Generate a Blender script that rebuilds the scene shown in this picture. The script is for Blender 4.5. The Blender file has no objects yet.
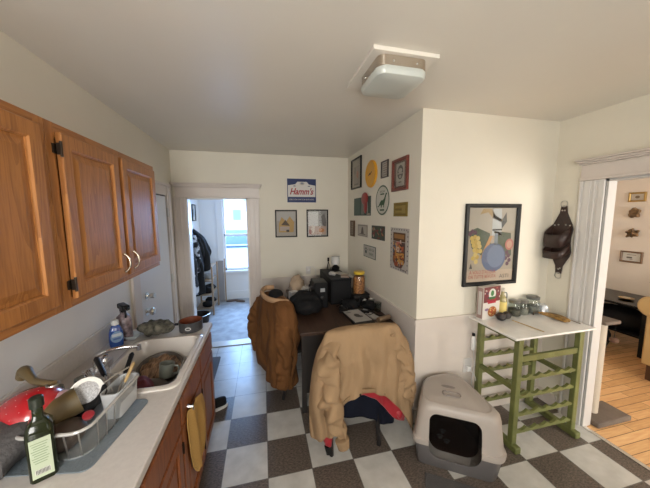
import bpy, bmesh, math, random
from mathutils import Vector, Matrix, noise
random.seed(7)
C = bpy.context.scene.collection
PI = math.pi
R = math.radians

# ------------------------------------------------------------------ materials
MATS = {}
def nd(nt, t, **kw):
    n = nt.nodes.new(t)
    for k, v in kw.items(): setattr(n, k, v)
    return n
def mat(name, col=(.8, .8, .8), rough=.5, metal=0.0, var=0.0, vscale=8.0, bump=0.0, bscale=40.0, coat=0.0,
        trans=0.0, emit=None, estr=0.0, stretch=(1, 1, 1), col2=None, sheen=0.0, spec=.5, sss=0.0, bdist=.01):
    if name in MATS: return MATS[name]
    m = bpy.data.materials.new(name); m.use_nodes = True
    nt = m.node_tree; b = nt.nodes['Principled BSDF']
    b.inputs['Base Color'].default_value = (*col, 1)
    b.inputs['Roughness'].default_value = rough
    b.inputs['Metallic'].default_value = metal
    b.inputs['Coat Weight'].default_value = coat
    b.inputs['Specular IOR Level'].default_value = spec
    b.inputs['Sheen Weight'].default_value = sheen
    b.inputs['Subsurface Weight'].default_value = sss
    if trans: b.inputs['Transmission Weight'].default_value = trans
    if emit: b.inputs['Emission Color'].default_value = (*emit, 1); b.inputs['Emission Strength'].default_value = estr
    tc = nd(nt, 'ShaderNodeTexCoord'); mp = nd(nt, 'ShaderNodeMapping')
    mp.inputs['Scale'].default_value = stretch
    nt.links.new(tc.outputs['Object'], mp.inputs['Vector'])
    if var or col2:
        n = nd(nt, 'ShaderNodeTexNoise'); n.inputs['Scale'].default_value = vscale; n.inputs['Detail'].default_value = 5
        nt.links.new(mp.outputs['Vector'], n.inputs['Vector'])
        cr = nd(nt, 'ShaderNodeValToRGB')
        c2 = col2 or tuple(c * (1 - var) for c in col)
        cr.color_ramp.elements[0].position = .35; cr.color_ramp.elements[1].position = .65
        cr.color_ramp.elements[0].color = (*c2, 1); cr.color_ramp.elements[1].color = (*col, 1)
        nt.links.new(n.outputs['Fac'], cr.inputs['Fac']); nt.links.new(cr.outputs['Color'], b.inputs['Base Color'])
    if bump:
        n = nd(nt, 'ShaderNodeTexNoise'); n.inputs['Scale'].default_value = bscale; n.inputs['Detail'].default_value = 3
        nt.links.new(mp.outputs['Vector'], n.inputs['Vector'])
        bp = nd(nt, 'ShaderNodeBump'); bp.inputs['Strength'].default_value = bump; bp.inputs['Distance'].default_value = bdist
        nt.links.new(n.outputs['Fac'], bp.inputs['Height']); nt.links.new(bp.outputs['Normal'], b.inputs['Normal'])
    MATS[name] = m
    return m
def glass(name, col=(1, 1, 1), rough=.02, tint=1.0):
    if name in MATS: return MATS[name]
    m = bpy.data.materials.new(name); m.use_nodes = True; nt = m.node_tree
    for n in list(nt.nodes): nt.nodes.remove(n)
    out = nd(nt, 'ShaderNodeOutputMaterial'); mx = nd(nt, 'ShaderNodeMixShader')
    tr = nd(nt, 'ShaderNodeBsdfTransparent'); tr.inputs['Color'].default_value = (*[c * tint for c in col], 1)
    gl = nd(nt, 'ShaderNodeBsdfGlossy'); gl.inputs['Roughness'].default_value = rough
    lw = nd(nt, 'ShaderNodeLayerWeight'); pw = nd(nt, 'ShaderNodeMath', operation='POWER'); pw.inputs[1].default_value = 5
    ma = nd(nt, 'ShaderNodeMath', operation='MULTIPLY_ADD'); ma.inputs[1].default_value = .9; ma.inputs[2].default_value = .035
    nt.links.new(lw.outputs['Facing'], pw.inputs[0]); nt.links.new(pw.outputs[0], ma.inputs[0])
    nt.links.new(ma.outputs[0], mx.inputs[0]); nt.links.new(tr.outputs[0], mx.inputs[1]); nt.links.new(gl.outputs[0], mx.inputs[2])
    nt.links.new(mx.outputs[0], out.inputs['Surface'])
    MATS[name] = m
    return m
def wood(name, c1, c2, axis='Z', rough=.4, scale=9.0, coat=.15):
    if name in MATS: return MATS[name]
    m = bpy.data.materials.new(name); m.use_nodes = True; nt = m.node_tree; b = nt.nodes['Principled BSDF']
    b.inputs['Roughness'].default_value = rough; b.inputs['Coat Weight'].default_value = coat; b.inputs['Coat Roughness'].default_value = .3
    tc = nd(nt, 'ShaderNodeTexCoord'); mp = nd(nt, 'ShaderNodeMapping')
    s = [1, 1, 1]; s['XYZ'.index(axis)] = .09
    mp.inputs['Scale'].default_value = s
    nt.links.new(tc.outputs['Object'], mp.inputs['Vector'])
    n1 = nd(nt, 'ShaderNodeTexNoise'); n1.inputs['Scale'].default_value = scale; n1.inputs['Detail'].default_value = 2; n1.inputs['Distortion'].default_value = .6
    n2 = nd(nt, 'ShaderNodeTexNoise'); n2.inputs['Scale'].default_value = scale * 16; n2.inputs['Detail'].default_value = 4
    for n in (n1, n2): nt.links.new(mp.outputs['Vector'], n.inputs['Vector'])
    mu = nd(nt, 'ShaderNodeMath', operation='MULTIPLY'); mu.inputs[1].default_value = 9.0
    nt.links.new(n1.outputs['Fac'], mu.inputs[0])
    fr = nd(nt, 'ShaderNodeMath', operation='FRACT'); nt.links.new(mu.outputs[0], fr.inputs[0])
    ad = nd(nt, 'ShaderNodeMath', operation='MULTIPLY_ADD'); ad.inputs[1].default_value = .45
    nt.links.new(fr.outputs[0], ad.inputs[0])
    m3 = nd(nt, 'ShaderNodeMath', operation='MULTIPLY'); m3.inputs[1].default_value = .8
    nt.links.new(n2.outputs['Fac'], m3.inputs[0]); nt.links.new(m3.outputs[0], ad.inputs[2])
    cr = nd(nt, 'ShaderNodeValToRGB'); cr.color_ramp.elements[0].position = .25; cr.color_ramp.elements[1].position = .8
    cr.color_ramp.elements[0].color = (*c2, 1); cr.color_ramp.elements[1].color = (*c1, 1)
    nt.links.new(ad.outputs[0], cr.inputs['Fac']); nt.links.new(cr.outputs['Color'], b.inputs['Base Color'])
    bp = nd(nt, 'ShaderNodeBump'); bp.inputs['Strength'].default_value = .12; bp.inputs['Distance'].default_value = .004
    nt.links.new(n2.outputs['Fac'], bp.inputs['Height']); nt.links.new(bp.outputs['Normal'], b.inputs['Normal'])
    MATS[name] = m
    return m
def tile_mat():
    m = bpy.data.materials.new('kitchen_tiles'); m.use_nodes = True; nt = m.node_tree; b = nt.nodes['Principled BSDF']
    L = nt.links.new
    tc = nd(nt, 'ShaderNodeTexCoord'); sp = nd(nt, 'ShaderNodeSeparateXYZ'); L(tc.outputs['Object'], sp.inputs[0])
    def mth(op, a, bb=None, c=None):
        n = nd(nt, 'ShaderNodeMath', operation=op)
        for i, v in enumerate((a, bb, c)):
            if v is None: continue
            if isinstance(v, (int, float)): n.inputs[i].default_value = v
            else: L(v, n.inputs[i])
        return n.outputs[0]
    x = mth('DIVIDE', mth('ADD', sp.outputs[0], .317), .305)
    y = mth('DIVIDE', mth('SUBTRACT', sp.outputs[1], 2.573), .305)
    par = mth('FLOORED_MODULO', mth('ADD', mth('FLOOR', x), mth('FLOOR', y)), 2)
    lite = mth('MAXIMUM', mth('GREATER_THAN', par, .5), mth('GREATER_THAN', y, 0))
    fx = mth('FRACT', x); fy = mth('FRACT', y)
    ed = mth('MINIMUM', mth('MINIMUM', fx, mth('SUBTRACT', 1, fx)), mth('MINIMUM', fy, mth('SUBTRACT', 1, fy)))
    seam = mth('LESS_THAN', ed, .009)
    n1 = nd(nt, 'ShaderNodeTexNoise'); n1.inputs['Scale'].default_value = 55; n1.inputs['Detail'].default_value = 5; n1.inputs['Roughness'].default_value = .75
    mp = nd(nt, 'ShaderNodeMapping'); mp.inputs['Rotation'].default_value = (0, 0, .6); mp.inputs['Scale'].default_value = (1, 2.2, 1)
    L(tc.outputs['Object'], mp.inputs[0]); L(mp.outputs[0], n1.inputs['Vector'])
    n2 = nd(nt, 'ShaderNodeTexNoise'); n2.inputs['Scale'].default_value = 9; n2.inputs['Detail'].default_value = 6
    L(tc.outputs['Object'], n2.inputs['Vector'])
    cd = nd(nt, 'ShaderNodeValToRGB'); cd.color_ramp.elements[0].position = .38; cd.color_ramp.elements[1].position = .62
    cd.color_ramp.elements[0].color = (.045, .034, .027, 1); cd.color_ramp.elements[1].color = (.165, .134, .112, 1)
    cl = nd(nt, 'ShaderNodeValToRGB'); cl.color_ramp.elements[0].position = .3; cl.color_ramp.elements[1].position = .7
    cl.color_ramp.elements[0].color = (.42, .41, .38, 1); cl.color_ramp.elements[1].color = (.55, .54, .51, 1)
    L(n1.outputs['Fac'], cd.inputs[0]); L(n2.outputs['Fac'], cl.inputs[0])
    mx = nd(nt, 'ShaderNodeMix', data_type='RGBA'); L(lite, mx.inputs[0]); L(cd.outputs[0], mx.inputs[6]); L(cl.outputs[0], mx.inputs[7])
    m2 = nd(nt, 'ShaderNodeMix', data_type='RGBA'); L(seam, m2.inputs[0]); L(mx.outputs[2], m2.inputs[6]); m2.inputs[7].default_value = (.13, .12, .11, 1)
    L(m2.outputs[2], b.inputs['Base Color'])
    b.inputs['Roughness'].default_value = .32
    bp = nd(nt, 'ShaderNodeBump'); bp.inputs['Strength'].default_value = .15; bp.inputs['Distance'].default_value = .004
    L(n2.outputs['Fac'], bp.inputs['Height']); L(bp.outputs['Normal'], b.inputs['Normal'])
    return m
def plank_mat():
    m = bpy.data.materials.new('strip_wood_floor'); m.use_nodes = True; nt = m.node_tree; b = nt.nodes['Principled BSDF']; L = nt.links.new
    tc = nd(nt, 'ShaderNodeTexCoord'); br = nd(nt, 'ShaderNodeTexBrick')
    br.offset = .37; br.inputs['Scale'].default_value = 1; br.inputs['Brick Width'].default_value = .52; br.inputs['Row Height'].default_value = .075
    br.inputs['Mortar Size'].default_value = .0022; br.inputs['Mortar'].default_value = (.12, .05, .015, 1)
    br.inputs['Color1'].default_value = (.72, .44, .21, 1); br.inputs['Color2'].default_value = (.58, .33, .145, 1)
    L(tc.outputs['Object'], br.inputs['Vector'])
    mp = nd(nt, 'ShaderNodeMapping'); mp.inputs['Scale'].default_value = (1, 9, 1); L(tc.outputs['Object'], mp.inputs[0])
    n = nd(nt, 'ShaderNodeTexNoise'); n.inputs['Scale'].default_value = 7; n.inputs['Detail'].default_value = 5; L(mp.outputs[0], n.inputs['Vector'])
    mx = nd(nt, 'ShaderNodeMix', data_type='RGBA', blend_type='OVERLAY'); mx.inputs[0].default_value = .45
    L(br.outputs['Color'], mx.inputs[6]); L(n.outputs['Fac'], mx.inputs[7]); L(mx.outputs[2], b.inputs['Base Color'])
    b.inputs['Roughness'].default_value = .38
    return m
def flat(col, rough=.5):
    k = 'paint_%02x%02x%02x_%d' % (*[int(c * 255) for c in col], int(rough * 100))
    return mat(k, col, rough, spec=.2)

# ------------------------------------------------------------------ object helpers
def props(o, label=None, cat=None, group=None, kind=None):
    if label: o['label'] = label
    if cat: o['category'] = cat
    if group: o['group'] = group
    if kind: o['kind'] = kind
    return o
def thing(name, label, cat, loc=(0, 0, 0), rot=(0, 0, 0), group=None):
    o = bpy.data.objects.new(name, None); C.objects.link(o); o.empty_display_size = .05
    o.location = loc; o.rotation_euler = rot
    return props(o, label, cat, group)
def obj(name, bm, m, parent=None, smooth=True, sub=0, solid=0, bev=0, loc=None, rot=None, label=None):
    me = bpy.data.meshes.new(name)
    bmesh.ops.recalc_face_normals(bm, faces=bm.faces)
    bm.to_mesh(me); bm.free()
    for mm in (m if isinstance(m, (list, tuple)) else [m]): me.materials.append(mm)
    o = bpy.data.objects.new(name, me); C.objects.link(o)
    if parent: o.parent = parent
    if loc: o.location = loc
    if rot: o.rotation_euler = rot
    if smooth: me.shade_smooth(); me.set_sharp_from_angle(angle=R(40))
    if solid: md = o.modifiers.new('thickness', 'SOLIDIFY'); md.thickness = solid; md.offset = 0
    if bev: md = o.modifiers.new('bevel', 'BEVEL'); md.width = bev; md.segments = 2; md.limit_method = 'ANGLE'
    if sub: md = o.modifiers.new('subdivision', 'SUBSURF'); md.levels = sub; md.render_levels = sub
    if label: o['label'] = label
    return o
def bake(o):
    dg = bpy.context.evaluated_depsgraph_get(); dg.update()
    me = bpy.data.meshes.new_from_object(o.evaluated_get(dg)); o.modifiers.clear(); o.data = me
def cut(o, bm):
    me = bpy.data.meshes.new('cutter'); bmesh.ops.recalc_face_normals(bm, faces=bm.faces); bm.to_mesh(me); bm.free()
    k = bpy.data.objects.new('cutter', me); C.objects.link(k)
    if o.parent: k.parent = o.parent
    k.location = o.location; k.rotation_euler = o.rotation_euler
    md = o.modifiers.new('hole', 'BOOLEAN'); md.operation = 'DIFFERENCE'; md.object = k; md.solver = 'EXACT'
    bpy.context.view_layer.update()
    bake(o); bpy.data.objects.remove(k)
def new(): return bmesh.new()
def box(bm, x0, x1, y0, y1, z0, z1, M=None):
    v = [bm.verts.new(p) for p in ((x0, y0, z0), (x1, y0, z0), (x1, y1, z0), (x0, y1, z0), (x0, y0, z1), (x1, y0, z1), (x1, y1, z1), (x0, y1, z1))]
    for f in ((0, 3, 2, 1), (4, 5, 6, 7), (0, 1, 5, 4), (1, 2, 6, 5), (2, 3, 7, 6), (3, 0, 4, 7)): bm.faces.new([v[i] for i in f])
    if M is not None:
        for q in v: q.co = M @ q.co
    return bm
def B(*a, M=None): return box(new(), *a, M=M)
def loft(bm, rings, cap=True, close=True):
    vs = [[bm.verts.new(p) for p in r] for r in rings]
    n = len(vs[0])
    for a, b in zip(vs, vs[1:]):
        for i in range(n if close else n - 1):
            j = (i + 1) % n
            bm.faces.new((a[i], a[j], b[j], b[i]))
    if cap and close:
        bm.faces.new(vs[0]); bm.faces.new(list(reversed(vs[-1])))
    return bm
def plane(x0, x1, y0, y1, z):
    bm = new(); bm.faces.new([bm.verts.new(p) for p in ((x0, y0, z), (x1, y0, z), (x1, y1, z), (x0, y1, z))]); return bm
def lathe(bm, prof, n=24, c=(0, 0, 0), cap=True, M=None):
    rings = []
    for r, z in prof:
        ring = [Vector((c[0] + r * math.cos(2 * PI * i / n), c[1] + r * math.sin(2 * PI * i / n), c[2] + z)) for i in range(n)]
        if M is not None: ring = [M @ p for p in ring]
        rings.append(ring)
    return loft(bm, rings, cap)
def tube(bm, pts, r, n=8, cap=True, flat_=1.0):
    pts = [Vector(p) for p in pts]
    rr = r if isinstance(r, (list, tuple)) else [r] * len(pts)
    rings = []; up = None
    for i, p in enumerate(pts):
        t = (pts[min(i + 1, len(pts) - 1)] - pts[max(i - 1, 0)]).normalized()
        if up is None:
            up = Vector((0, 0, 1)) if abs(t.z) < .9 else Vector((0, 1, 0))
        s = t.cross(up).normalized(); up = s.cross(t).normalized()
        rings.append([p + s * rr[i] * math.cos(2 * PI * k / n) + up * rr[i] * flat_ * math.sin(2 * PI * k / n) for k in range(n)])
    return loft(bm, rings, cap)
def spline(pts, k=6):
    P = [Vector(p) for p in pts]; P = [P[0] * 2 - P[1]] + P + [P[-1] * 2 - P[-2]]; out = []
    for i in range(1, len(P) - 2):
        for j in range(k):
            t = j / k; a, b, c, d = P[i - 1:i + 3]
            out.append(.5 * ((2 * b) + (c - a) * t + (2 * a - 5 * b + 4 * c - d) * t * t + (3 * b - a - 3 * c + d) * t ** 3))
    out.append(P[-2]); return out
def lerpl(v, k, m):
    out = []
    for i in range(m):
        t = i / (m - 1) * (len(v) - 1); j = min(int(t), len(v) - 2); out.append(v[j] + (v[j + 1] - v[j]) * (t - j))
    return out
def prism(bm, poly, z0, z1, M=None):
    a = [Vector((x, y, z0)) for x, y in poly]; b = [Vector((x, y, z1)) for x, y in poly]
    if M is not None: a = [M @ p for p in a]; b = [M @ p for p in b]
    return loft(bm, [a, b])
def rrect(w, h, r, n=5, cx=0, cy=0):
    out = []
    for sx, sy, a0 in ((1, 1, 0), (-1, 1, 90), (-1, -1, 180), (1, -1, 270)):
        for i in range(n + 1):
            a = R(a0 + 90 * i / n); out.append((cx + sx * (w / 2 - r) + r * math.cos(a), cy + sy * (h / 2 - r) + r * math.sin(a)))
    return out
def crumple(bm, amp, sc, seed=0):
    bm.normal_update()
    mv = [(v, v.normal.copy() * amp * noise.noise(v.co * sc + Vector((seed, seed * 2, 0)))) for v in bm.verts]
    for v, d in mv: v.co += d
    return bm
def blob(bm, c, rx, ry, rz, n=14, amp=0, sc=10, M=None):
    rings = []
    for i in range(1, n):
        a = PI * i / n
        rings.append([Vector((c[0] + rx * math.sin(a) * math.cos(2 * PI * k / (2 * n)), c[1] + ry * math.sin(a) * math.sin(2 * PI * k / (2 * n)), c[2] - rz * math.cos(a))) for k in range(2 * n)])
    if amp:
        for r in rings:
            for p in r: p += (p - Vector(c)) * noise.noise(p * sc) * amp
    if M is not None: rings = [[M @ p for p in r] for r in rings]
    return loft(bm, rings)
class Art:
    """flat printed artwork: coloured shapes on one board, one mesh"""
    def __init__(s): s.bm = new(); s.mats = []
    def mi(s, c, rough=.45):
        m = c if not isinstance(c, tuple) else flat(c, rough)
        if m not in s.mats: s.mats.append(m)
        return s.mats.index(m)
    def poly(s, pts, c, l=1, z=0.0):
        f = s.bm.faces.new([s.bm.verts.new((x, y, z + l * .0005)) for x, y in pts]); f.material_index = s.mi(c)
        return s
    def rect(s, cx, cy, w, h, c, l=1, z=0.0): return s.poly([(cx - w / 2, cy - h / 2), (cx + w / 2, cy - h / 2), (cx + w / 2, cy + h / 2), (cx - w / 2, cy + h / 2)], c, l, z)
    def ell(s, cx, cy, rx, ry, c, l=1, z=0.0, n=20, rot=0):
        return s.poly([(cx + rx * math.cos(2 * PI * i / n) * math.cos(rot) - ry * math.sin(2 * PI * i / n) * math.sin(rot),
                        cy + rx * math.cos(2 * PI * i / n) * math.sin(rot) + ry * math.sin(2 * PI * i / n) * math.cos(rot)) for i in range(n)], c, l, z)
    def ring(s, cx, cy, rx, ry, w, c, l=1, z=0.0): 
        s.ell(cx, cy, rx, ry, c, l, z)
        return s
    def board(s, w, h, t, c):
        k = len(s.bm.faces); box(s.bm, -w / 2, w / 2, -h / 2, h / 2, -t, 0); s.bm.faces.ensure_lookup_table()
        i = s.mi(c)
        for f in s.bm.faces[k:]: f.material_index = i
        return s
    def text(s, t, cx, cy, h, c, l=2, z=0.0, w=None, shear=0, rot=0, bold=0):
        cu = bpy.data.curves.new('t', 'FONT'); cu.body = t; cu.size = h * 1.4; cu.align_x = 'CENTER'; cu.align_y = 'CENTER'; cu.shear = shear; cu.offset = bold; cu.resolution_u = 3
        o = bpy.data.objects.new('t', cu); C.objects.link(o); bpy.context.view_layer.update()
        dg = bpy.context.evaluated_depsgraph_get(); me = bpy.data.meshes.new_from_object(o.evaluated_get(dg))
        xs = [v.co.x for v in me.vertices] or [0, 1]; k = (w / (max(xs) - min(xs))) if w else 1; mid = (max(xs) + min(xs)) / 2
        i = s.mi(c); vm = [s.bm.verts.new((cx + (v.co.x - mid) * k * math.cos(rot) - v.co.y * math.sin(rot), cy + (v.co.x - mid) * k * math.sin(rot) + v.co.y * math.cos(rot), z + l * .0005)) for v in me.vertices]
        for p in me.polygons:
            try: f = s.bm.faces.new([vm[q] for q in p.vertices]); f.material_index = i
            except ValueError: pass
        bpy.data.objects.remove(o); bpy.data.meshes.remove(me); bpy.data.curves.remove(cu)
        return s
    def build(s, name, parent=None, loc=None, rot=None):
        me = bpy.data.meshes.new(name); s.bm.to_mesh(me); s.bm.free()
        for m in s.mats: me.materials.append(m)
        o = bpy.data.objects.new(name, me); C.objects.link(o)
        if parent: o.parent = parent
        if loc: o.location = loc
        if rot: o.rotation_euler = rot
        return o
BACK = (R(90), 0, 0); RIGHT = (R(90), 0, R(-90)); LEFT = (R(90), 0, R(90))
def struct(name, bm, m, parent=None, **k):
    o = obj(name, bm, m, parent, smooth=False, **k)
    if not parent: o['kind'] = 'structure'
    return o

# ------------------------------------------------------------------ shared materials
wall_m = mat('cream_wall_paint', (.70, .66, .565), .55, var=.04, vscale=2.5, bump=.08, bscale=60)
dado_m = mat('dado_paint', (.62, .56, .51), .5, var=.05, vscale=3, bump=.06, bscale=50)
ceil_m = mat('ceiling_paint', (.70, .665, .60), .38, var=.03, vscale=1.5, bump=.06, bscale=20)
trim_m = mat('pinkish_trim_paint', (.62, .56, .52), .35, var=.04, vscale=5)
rtrim_m = mat('doorway_trim_paint', (.66, .64, .62), .33, var=.04, vscale=5)
white_m = mat('white_paint', (.72, .72, .72), .35)
porch_m = mat('porch_paint', (.72, .74, .76), .6)
black_m = mat('black_paint', (.010, .010, .010), .4, spec=.25)
blackp = mat('black_plastic', (.009, .009, .010), .4, spec=.2)
chrome = mat('chrome', (.75, .75, .77), .18, 1.0)
steel = mat('brushed_steel', (.55, .54, .52), .3, 1.0)
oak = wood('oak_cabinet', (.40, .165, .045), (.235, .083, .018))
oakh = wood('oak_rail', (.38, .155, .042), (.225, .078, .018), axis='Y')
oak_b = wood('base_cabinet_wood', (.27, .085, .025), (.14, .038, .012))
counter_m = mat('worktop_laminate', (.60, .565, .535), .3, var=.07, vscale=60, coat=.2)
gls = glass('clear_glass')
winm = glass('window_glass', rough=.0)

# ------------------------------------------------------------------ room
A_, BY, CX_, DY, EX, H = -1.083, 3.675, 1.215, 1.872, 2.575, 2.585
RY = -1.25
struct('floor', B(A_, EX, RY, BY, -.05, 0), tile_mat())
struct('ceiling', B(A_ - .12, EX + .12, RY - .12, BY + .12, H, H + .06), ceil_m)
struct('wall_left', B(A_ - .12, A_, RY - .12, BY + .12, -.05, H), wall_m)
def holed_wall(name, x0, x1, z0, z1, y, t, holes, m, axis='X'):
    """wall slab with rectangular openings (a0,a1,z0,z1)"""
    bm = new(); xs = sorted({x0, x1, *[h[0] for h in holes], *[h[1] for h in holes]}); zs = sorted({z0, z1, *[h[2] for h in holes], *[h[3] for h in holes]})
    for a, b in zip(xs, xs[1:]):
        for c, d in zip(zs, zs[1:]):
            mx, mz = (a + b) / 2, (c + d) / 2
            if any(h[0] < mx < h[1] and h[2] < mz < h[3] for h in holes): continue
            if axis == 'X': box(bm, a, b, y, y + t, c, d)
            else: box(bm, y, y + t, a, b, c, d)
    bmesh.ops.remove_doubles(bm, verts=bm.verts, dist=1e-5)
    return struct(name, bm, m)
DX0, DX1, DZ = -.925, -.19, 2.005
holed_wall('wall_back', A_, CX_ + .12, -.05, H, BY, .12, [(DX0, DX1, -.05, DZ)], wall_m)
struct('wall_picture', B(CX_, CX_ + .1, DY + .1, BY, -.05, H), wall_m)
struct('wall_front', B(CX_, EX + .07, DY, DY + .1, -.05, H), wall_m)
OY1, OZ = 1.50, 2.045
holed_wall('wall_right', RY - .12, DY, -.05, H, EX, .07, [(.25, OY1, -.05, OZ)], wall_m, 'Y')
holed_wall('wall_rear', A_, EX, -.05, H, RY - .12, .12, [(1.25, 2.35, .85, 2.2), (-.75, .05, 1.1, 2.2)], wall_m)
# dado below the rail: thin boards on walls
struct('trim_1', B(CX_ - .006, CX_, DY, BY, .1, .90), dado_m)
struct('trim_2', B(CX_ - .006, EX, DY - .006, DY, .1, .90), dado_m)
struct('trim_3', B(DX1 + .16, CX_ - .006, BY - .006, BY, .1, .90), dado_m)
def rail(x0, x1, y0, y1, out):
    bm = new(); ox, oy = out
    def pr(z0, z1, d):
        box(bm, min(x0, x0 + ox * d), max(x1, x1 + ox * d), min(y0, y0 + oy * d), max(y1, y1 + oy * d), z0, z1)
    pr(.872, .902, .012); pr(.902, .918, .022)
    return bm
struct('trim_4', rail(CX_, CX_, DY - .02, BY, (-1, 0)), dado_m)
struct('trim_5', rail(CX_ - .02, EX, DY, DY, (0, -1)), dado_m)
struct('trim_6', rail(DX1 + .165, CX_, BY, BY, (0, -1)), dado_m)
struct('baseboard_picture', B(CX_ - .02, CX_, DY - .02, BY, 0, .12), dado_m, bev=.004)
struct('baseboard_front', B(CX_ - .02, EX, DY - .02, DY, 0, .12), dado_m, bev=.004)
struct('baseboard_back', B(DX1 + .165, CX_ - .02, BY - .02, BY, 0, .12), dado_m, bev=.004)
struct('baseboard_right', B(EX - .015, EX, 1.70, DY - .02, 0, .12), dado_m, bev=.004)
struct('trim_19', B(A_, A_ + .003, .15, 2.43, .91, 1.404), mat('white_splash_paint', (.70, .70, .70), .4, var=.05, vscale=4))
# back doorway casing
def casing(x0, x1, z1, sgn, y):
    bm = new()
    w = x1 - x0
    box(bm, x0, x1, y - .016, y, 0, z1)
    for k in (.12, .5, .80): box(bm, x0 + w * k, x0 + w * (k + .12), y - .026, y - .012, 0, z1)
    return bm
def head(x0, x1, z0, y):
    bm = new()
    box(bm, x0, x1, y - .02, y, z0, z0 + .135); box(bm, x0 - .008, x1 + .008, y - .032, y, z0, z0 + .018)
    for k, (d, za, zb) in enumerate(((.03, .135, .15), (.045, .15, .168), (.065, .168, .182))):
        box(bm, x0 - d * .5, x1 + d * .5, y - .02 - d, y, z0 + za, z0 + zb)
    return bm
def d_shift(o, *a): return o
struct('trim_7', casing(A_ + .002, DX0, DZ, 1, BY), trim_m, bev=.003)
struct('trim_8', casing(DX1, DX1 + .155, DZ, 1, BY), trim_m, bev=.003)
struct('trim_9', head(A_ + .035, DX1 + .16, DZ, BY), trim_m, bev=.003)
bm = new(); box(bm, DX0 - .001, DX0 + .016, BY - .01, BY + .13, 0, DZ); box(bm, DX1 - .016, DX1 + .001, BY - .01, BY + .13, 0, DZ); box(bm, DX0, DX1, BY - .01, BY + .13, DZ - .016, DZ)
struct('trim_10', bm, white_m)
struct('trim_11', B(DX0, DX1, BY - .02, BY + .14, 0, .012), mat('threshold', (.55, .53, .5), .3), bev=.003)
# right doorway casing (on the wall facing the kitchen, local x runs towards the camera)
def wallmat(X, Y, Z, rot):
    from mathutils import Euler
    return Matrix.Translation((X, Y, Z)) @ Euler(rot).to_matrix().to_4x4()
bm = new(); w = .165
for k0, k1, d in ((0, 1, .018), (.0, .12, .028), (.20, .46, .024), (.56, .64, .026), (.74, 1, .024)):
    box(bm, EX - d, EX, OY1 + w * (1 - k1), OY1 + w * (1 - k0), 0, OZ)
struct('trim_12', bm, rtrim_m, bev=.004)
bm = new(); box(bm, EX - .022, EX, -.2, OY1 + w + .002, OZ, OZ + .125); box(bm, EX - .036, EX, -.2, OY1 + w + .004, OZ, OZ + .02)
for d, za, zb in ((.03, .125, .138), (.05, .138, .152), (.075, .152, .165)): box(bm, EX - .02 - d, EX, -.2, OY1 + w + d * .12, OZ + za, OZ + zb)
struct('trim_13', bm, trim_m, bev=.004)
bm = new(); box(bm, EX - .01, EX + .075, OY1 - .018, OY1 + .001, 0, OZ); box(bm, EX - .01, EX + .075, .25, .268, 0, OZ); box(bm, EX - .01, EX + .075, .25, OY1, OZ - .018, OZ)
struct('trim_14', bm, mat('jamb_paint', (.50, .49, .48), .5))
bm = new()
for k0, k1, d in ((0, 1, .016), (0, .14, .034), (.86, 1, .03)): box(bm, EX - d, EX, .25 - w * k1, .25 - w * k0, 0, OZ)
struct('trim_15', bm, rtrim_m)
struct('trim_16', B(EX - .012, EX + .022, .268, OY1 - .018, 0, .007), mat('metal_threshold_strip', (.75, .73, .68), .25, .8), bev=.002)
# living room
LX, LY0, LY1 = 5.2, -1.8, 3.3
struct('floor_living', B(EX, LX, LY0, LY1, -.05, -.001), plank_mat())
lw = mat('living_wall_paint', (.70, .63, .55), .55, var=.03, vscale=3)
struct('ceiling_living', B(EX + .12, LX + .1, LY0 - .1, LY1 + .1, H, H + .06), ceil_m)
struct('wall_living_far', B(LX, LX + .1, LY0 - .1, LY1 + .1, -.05, H), lw)
struct('wall_living_end', B(EX + .07, LX, LY1, LY1 + .1, -.05, H), lw)
struct('wall_living_side', B(EX + .055, EX + .07, DY + .1, LY1, -.05, H), lw)
holed_wall('wall_living_rear', EX + .07, LX, -.05, H, LY0 - .1, .1, [(3.2, 4.8, .5, 2.2)], lw)
struct('baseboard_living', B(LX - .02, LX, LY0, LY1, 0, .17), white_m, bev=.004)
# porch
PY, PX0, PX1 = 5.85, -1.26, .9
blue_carpet = mat('mottled_porch_floor', (.40, .42, .45), .55, var=.35, vscale=7, bump=.1, bscale=30)
struct('floor_porch', B(PX0, PX1, BY + .12, PY, -.05, 0), blue_carpet)
struct('floor_sill', B(DX0, DX1, BY, BY + .12, -.05, -.001), blue_carpet)
struct('ceiling_porch', B(PX0 - .1, PX1 + .1, BY + .12, PY + .12, 2.45, 2.5), porch_m)
struct('wall_porch_left', B(PX0 - .1, PX0, BY + .12, PY + .12, -.05, 2.45), porch_m)
holed_wall('wall_porch_right', BY + .12, PY + .12, -.05, 2.45, PX1, .1, [(4.3, 5.4, .8, 2.1)], porch_m, 'Y')
WX0, WX1, WZ0, WZ1 = -.80, -.23, .62, 2.13
holed_wall('wall_porch_back', PX0, PX1, -.05, 2.45, PY, .12, [(WX0, WX1, WZ0, WZ1)], porch_m)
struct('baseboard_porch', B(PX0, PX1, PY - .02, PY, 0, .17), porch_m, bev=.004)
bm = new(); box(bm, WX0 - .13, WX0, PY - .02, PY, WZ0 - .04, WZ1 + .12); box(bm, WX1, WX1 + .13, PY - .02, PY, WZ0 - .04, WZ1 + .12); box(bm, WX0, WX1, PY - .02, PY, WZ1, WZ1 + .12); box(bm, WX0 - .15, WX1 + .15, PY - .06, PY, WZ0 - .05, WZ0)
struct('trim_17', bm, porch_m, bev=.004)
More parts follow.
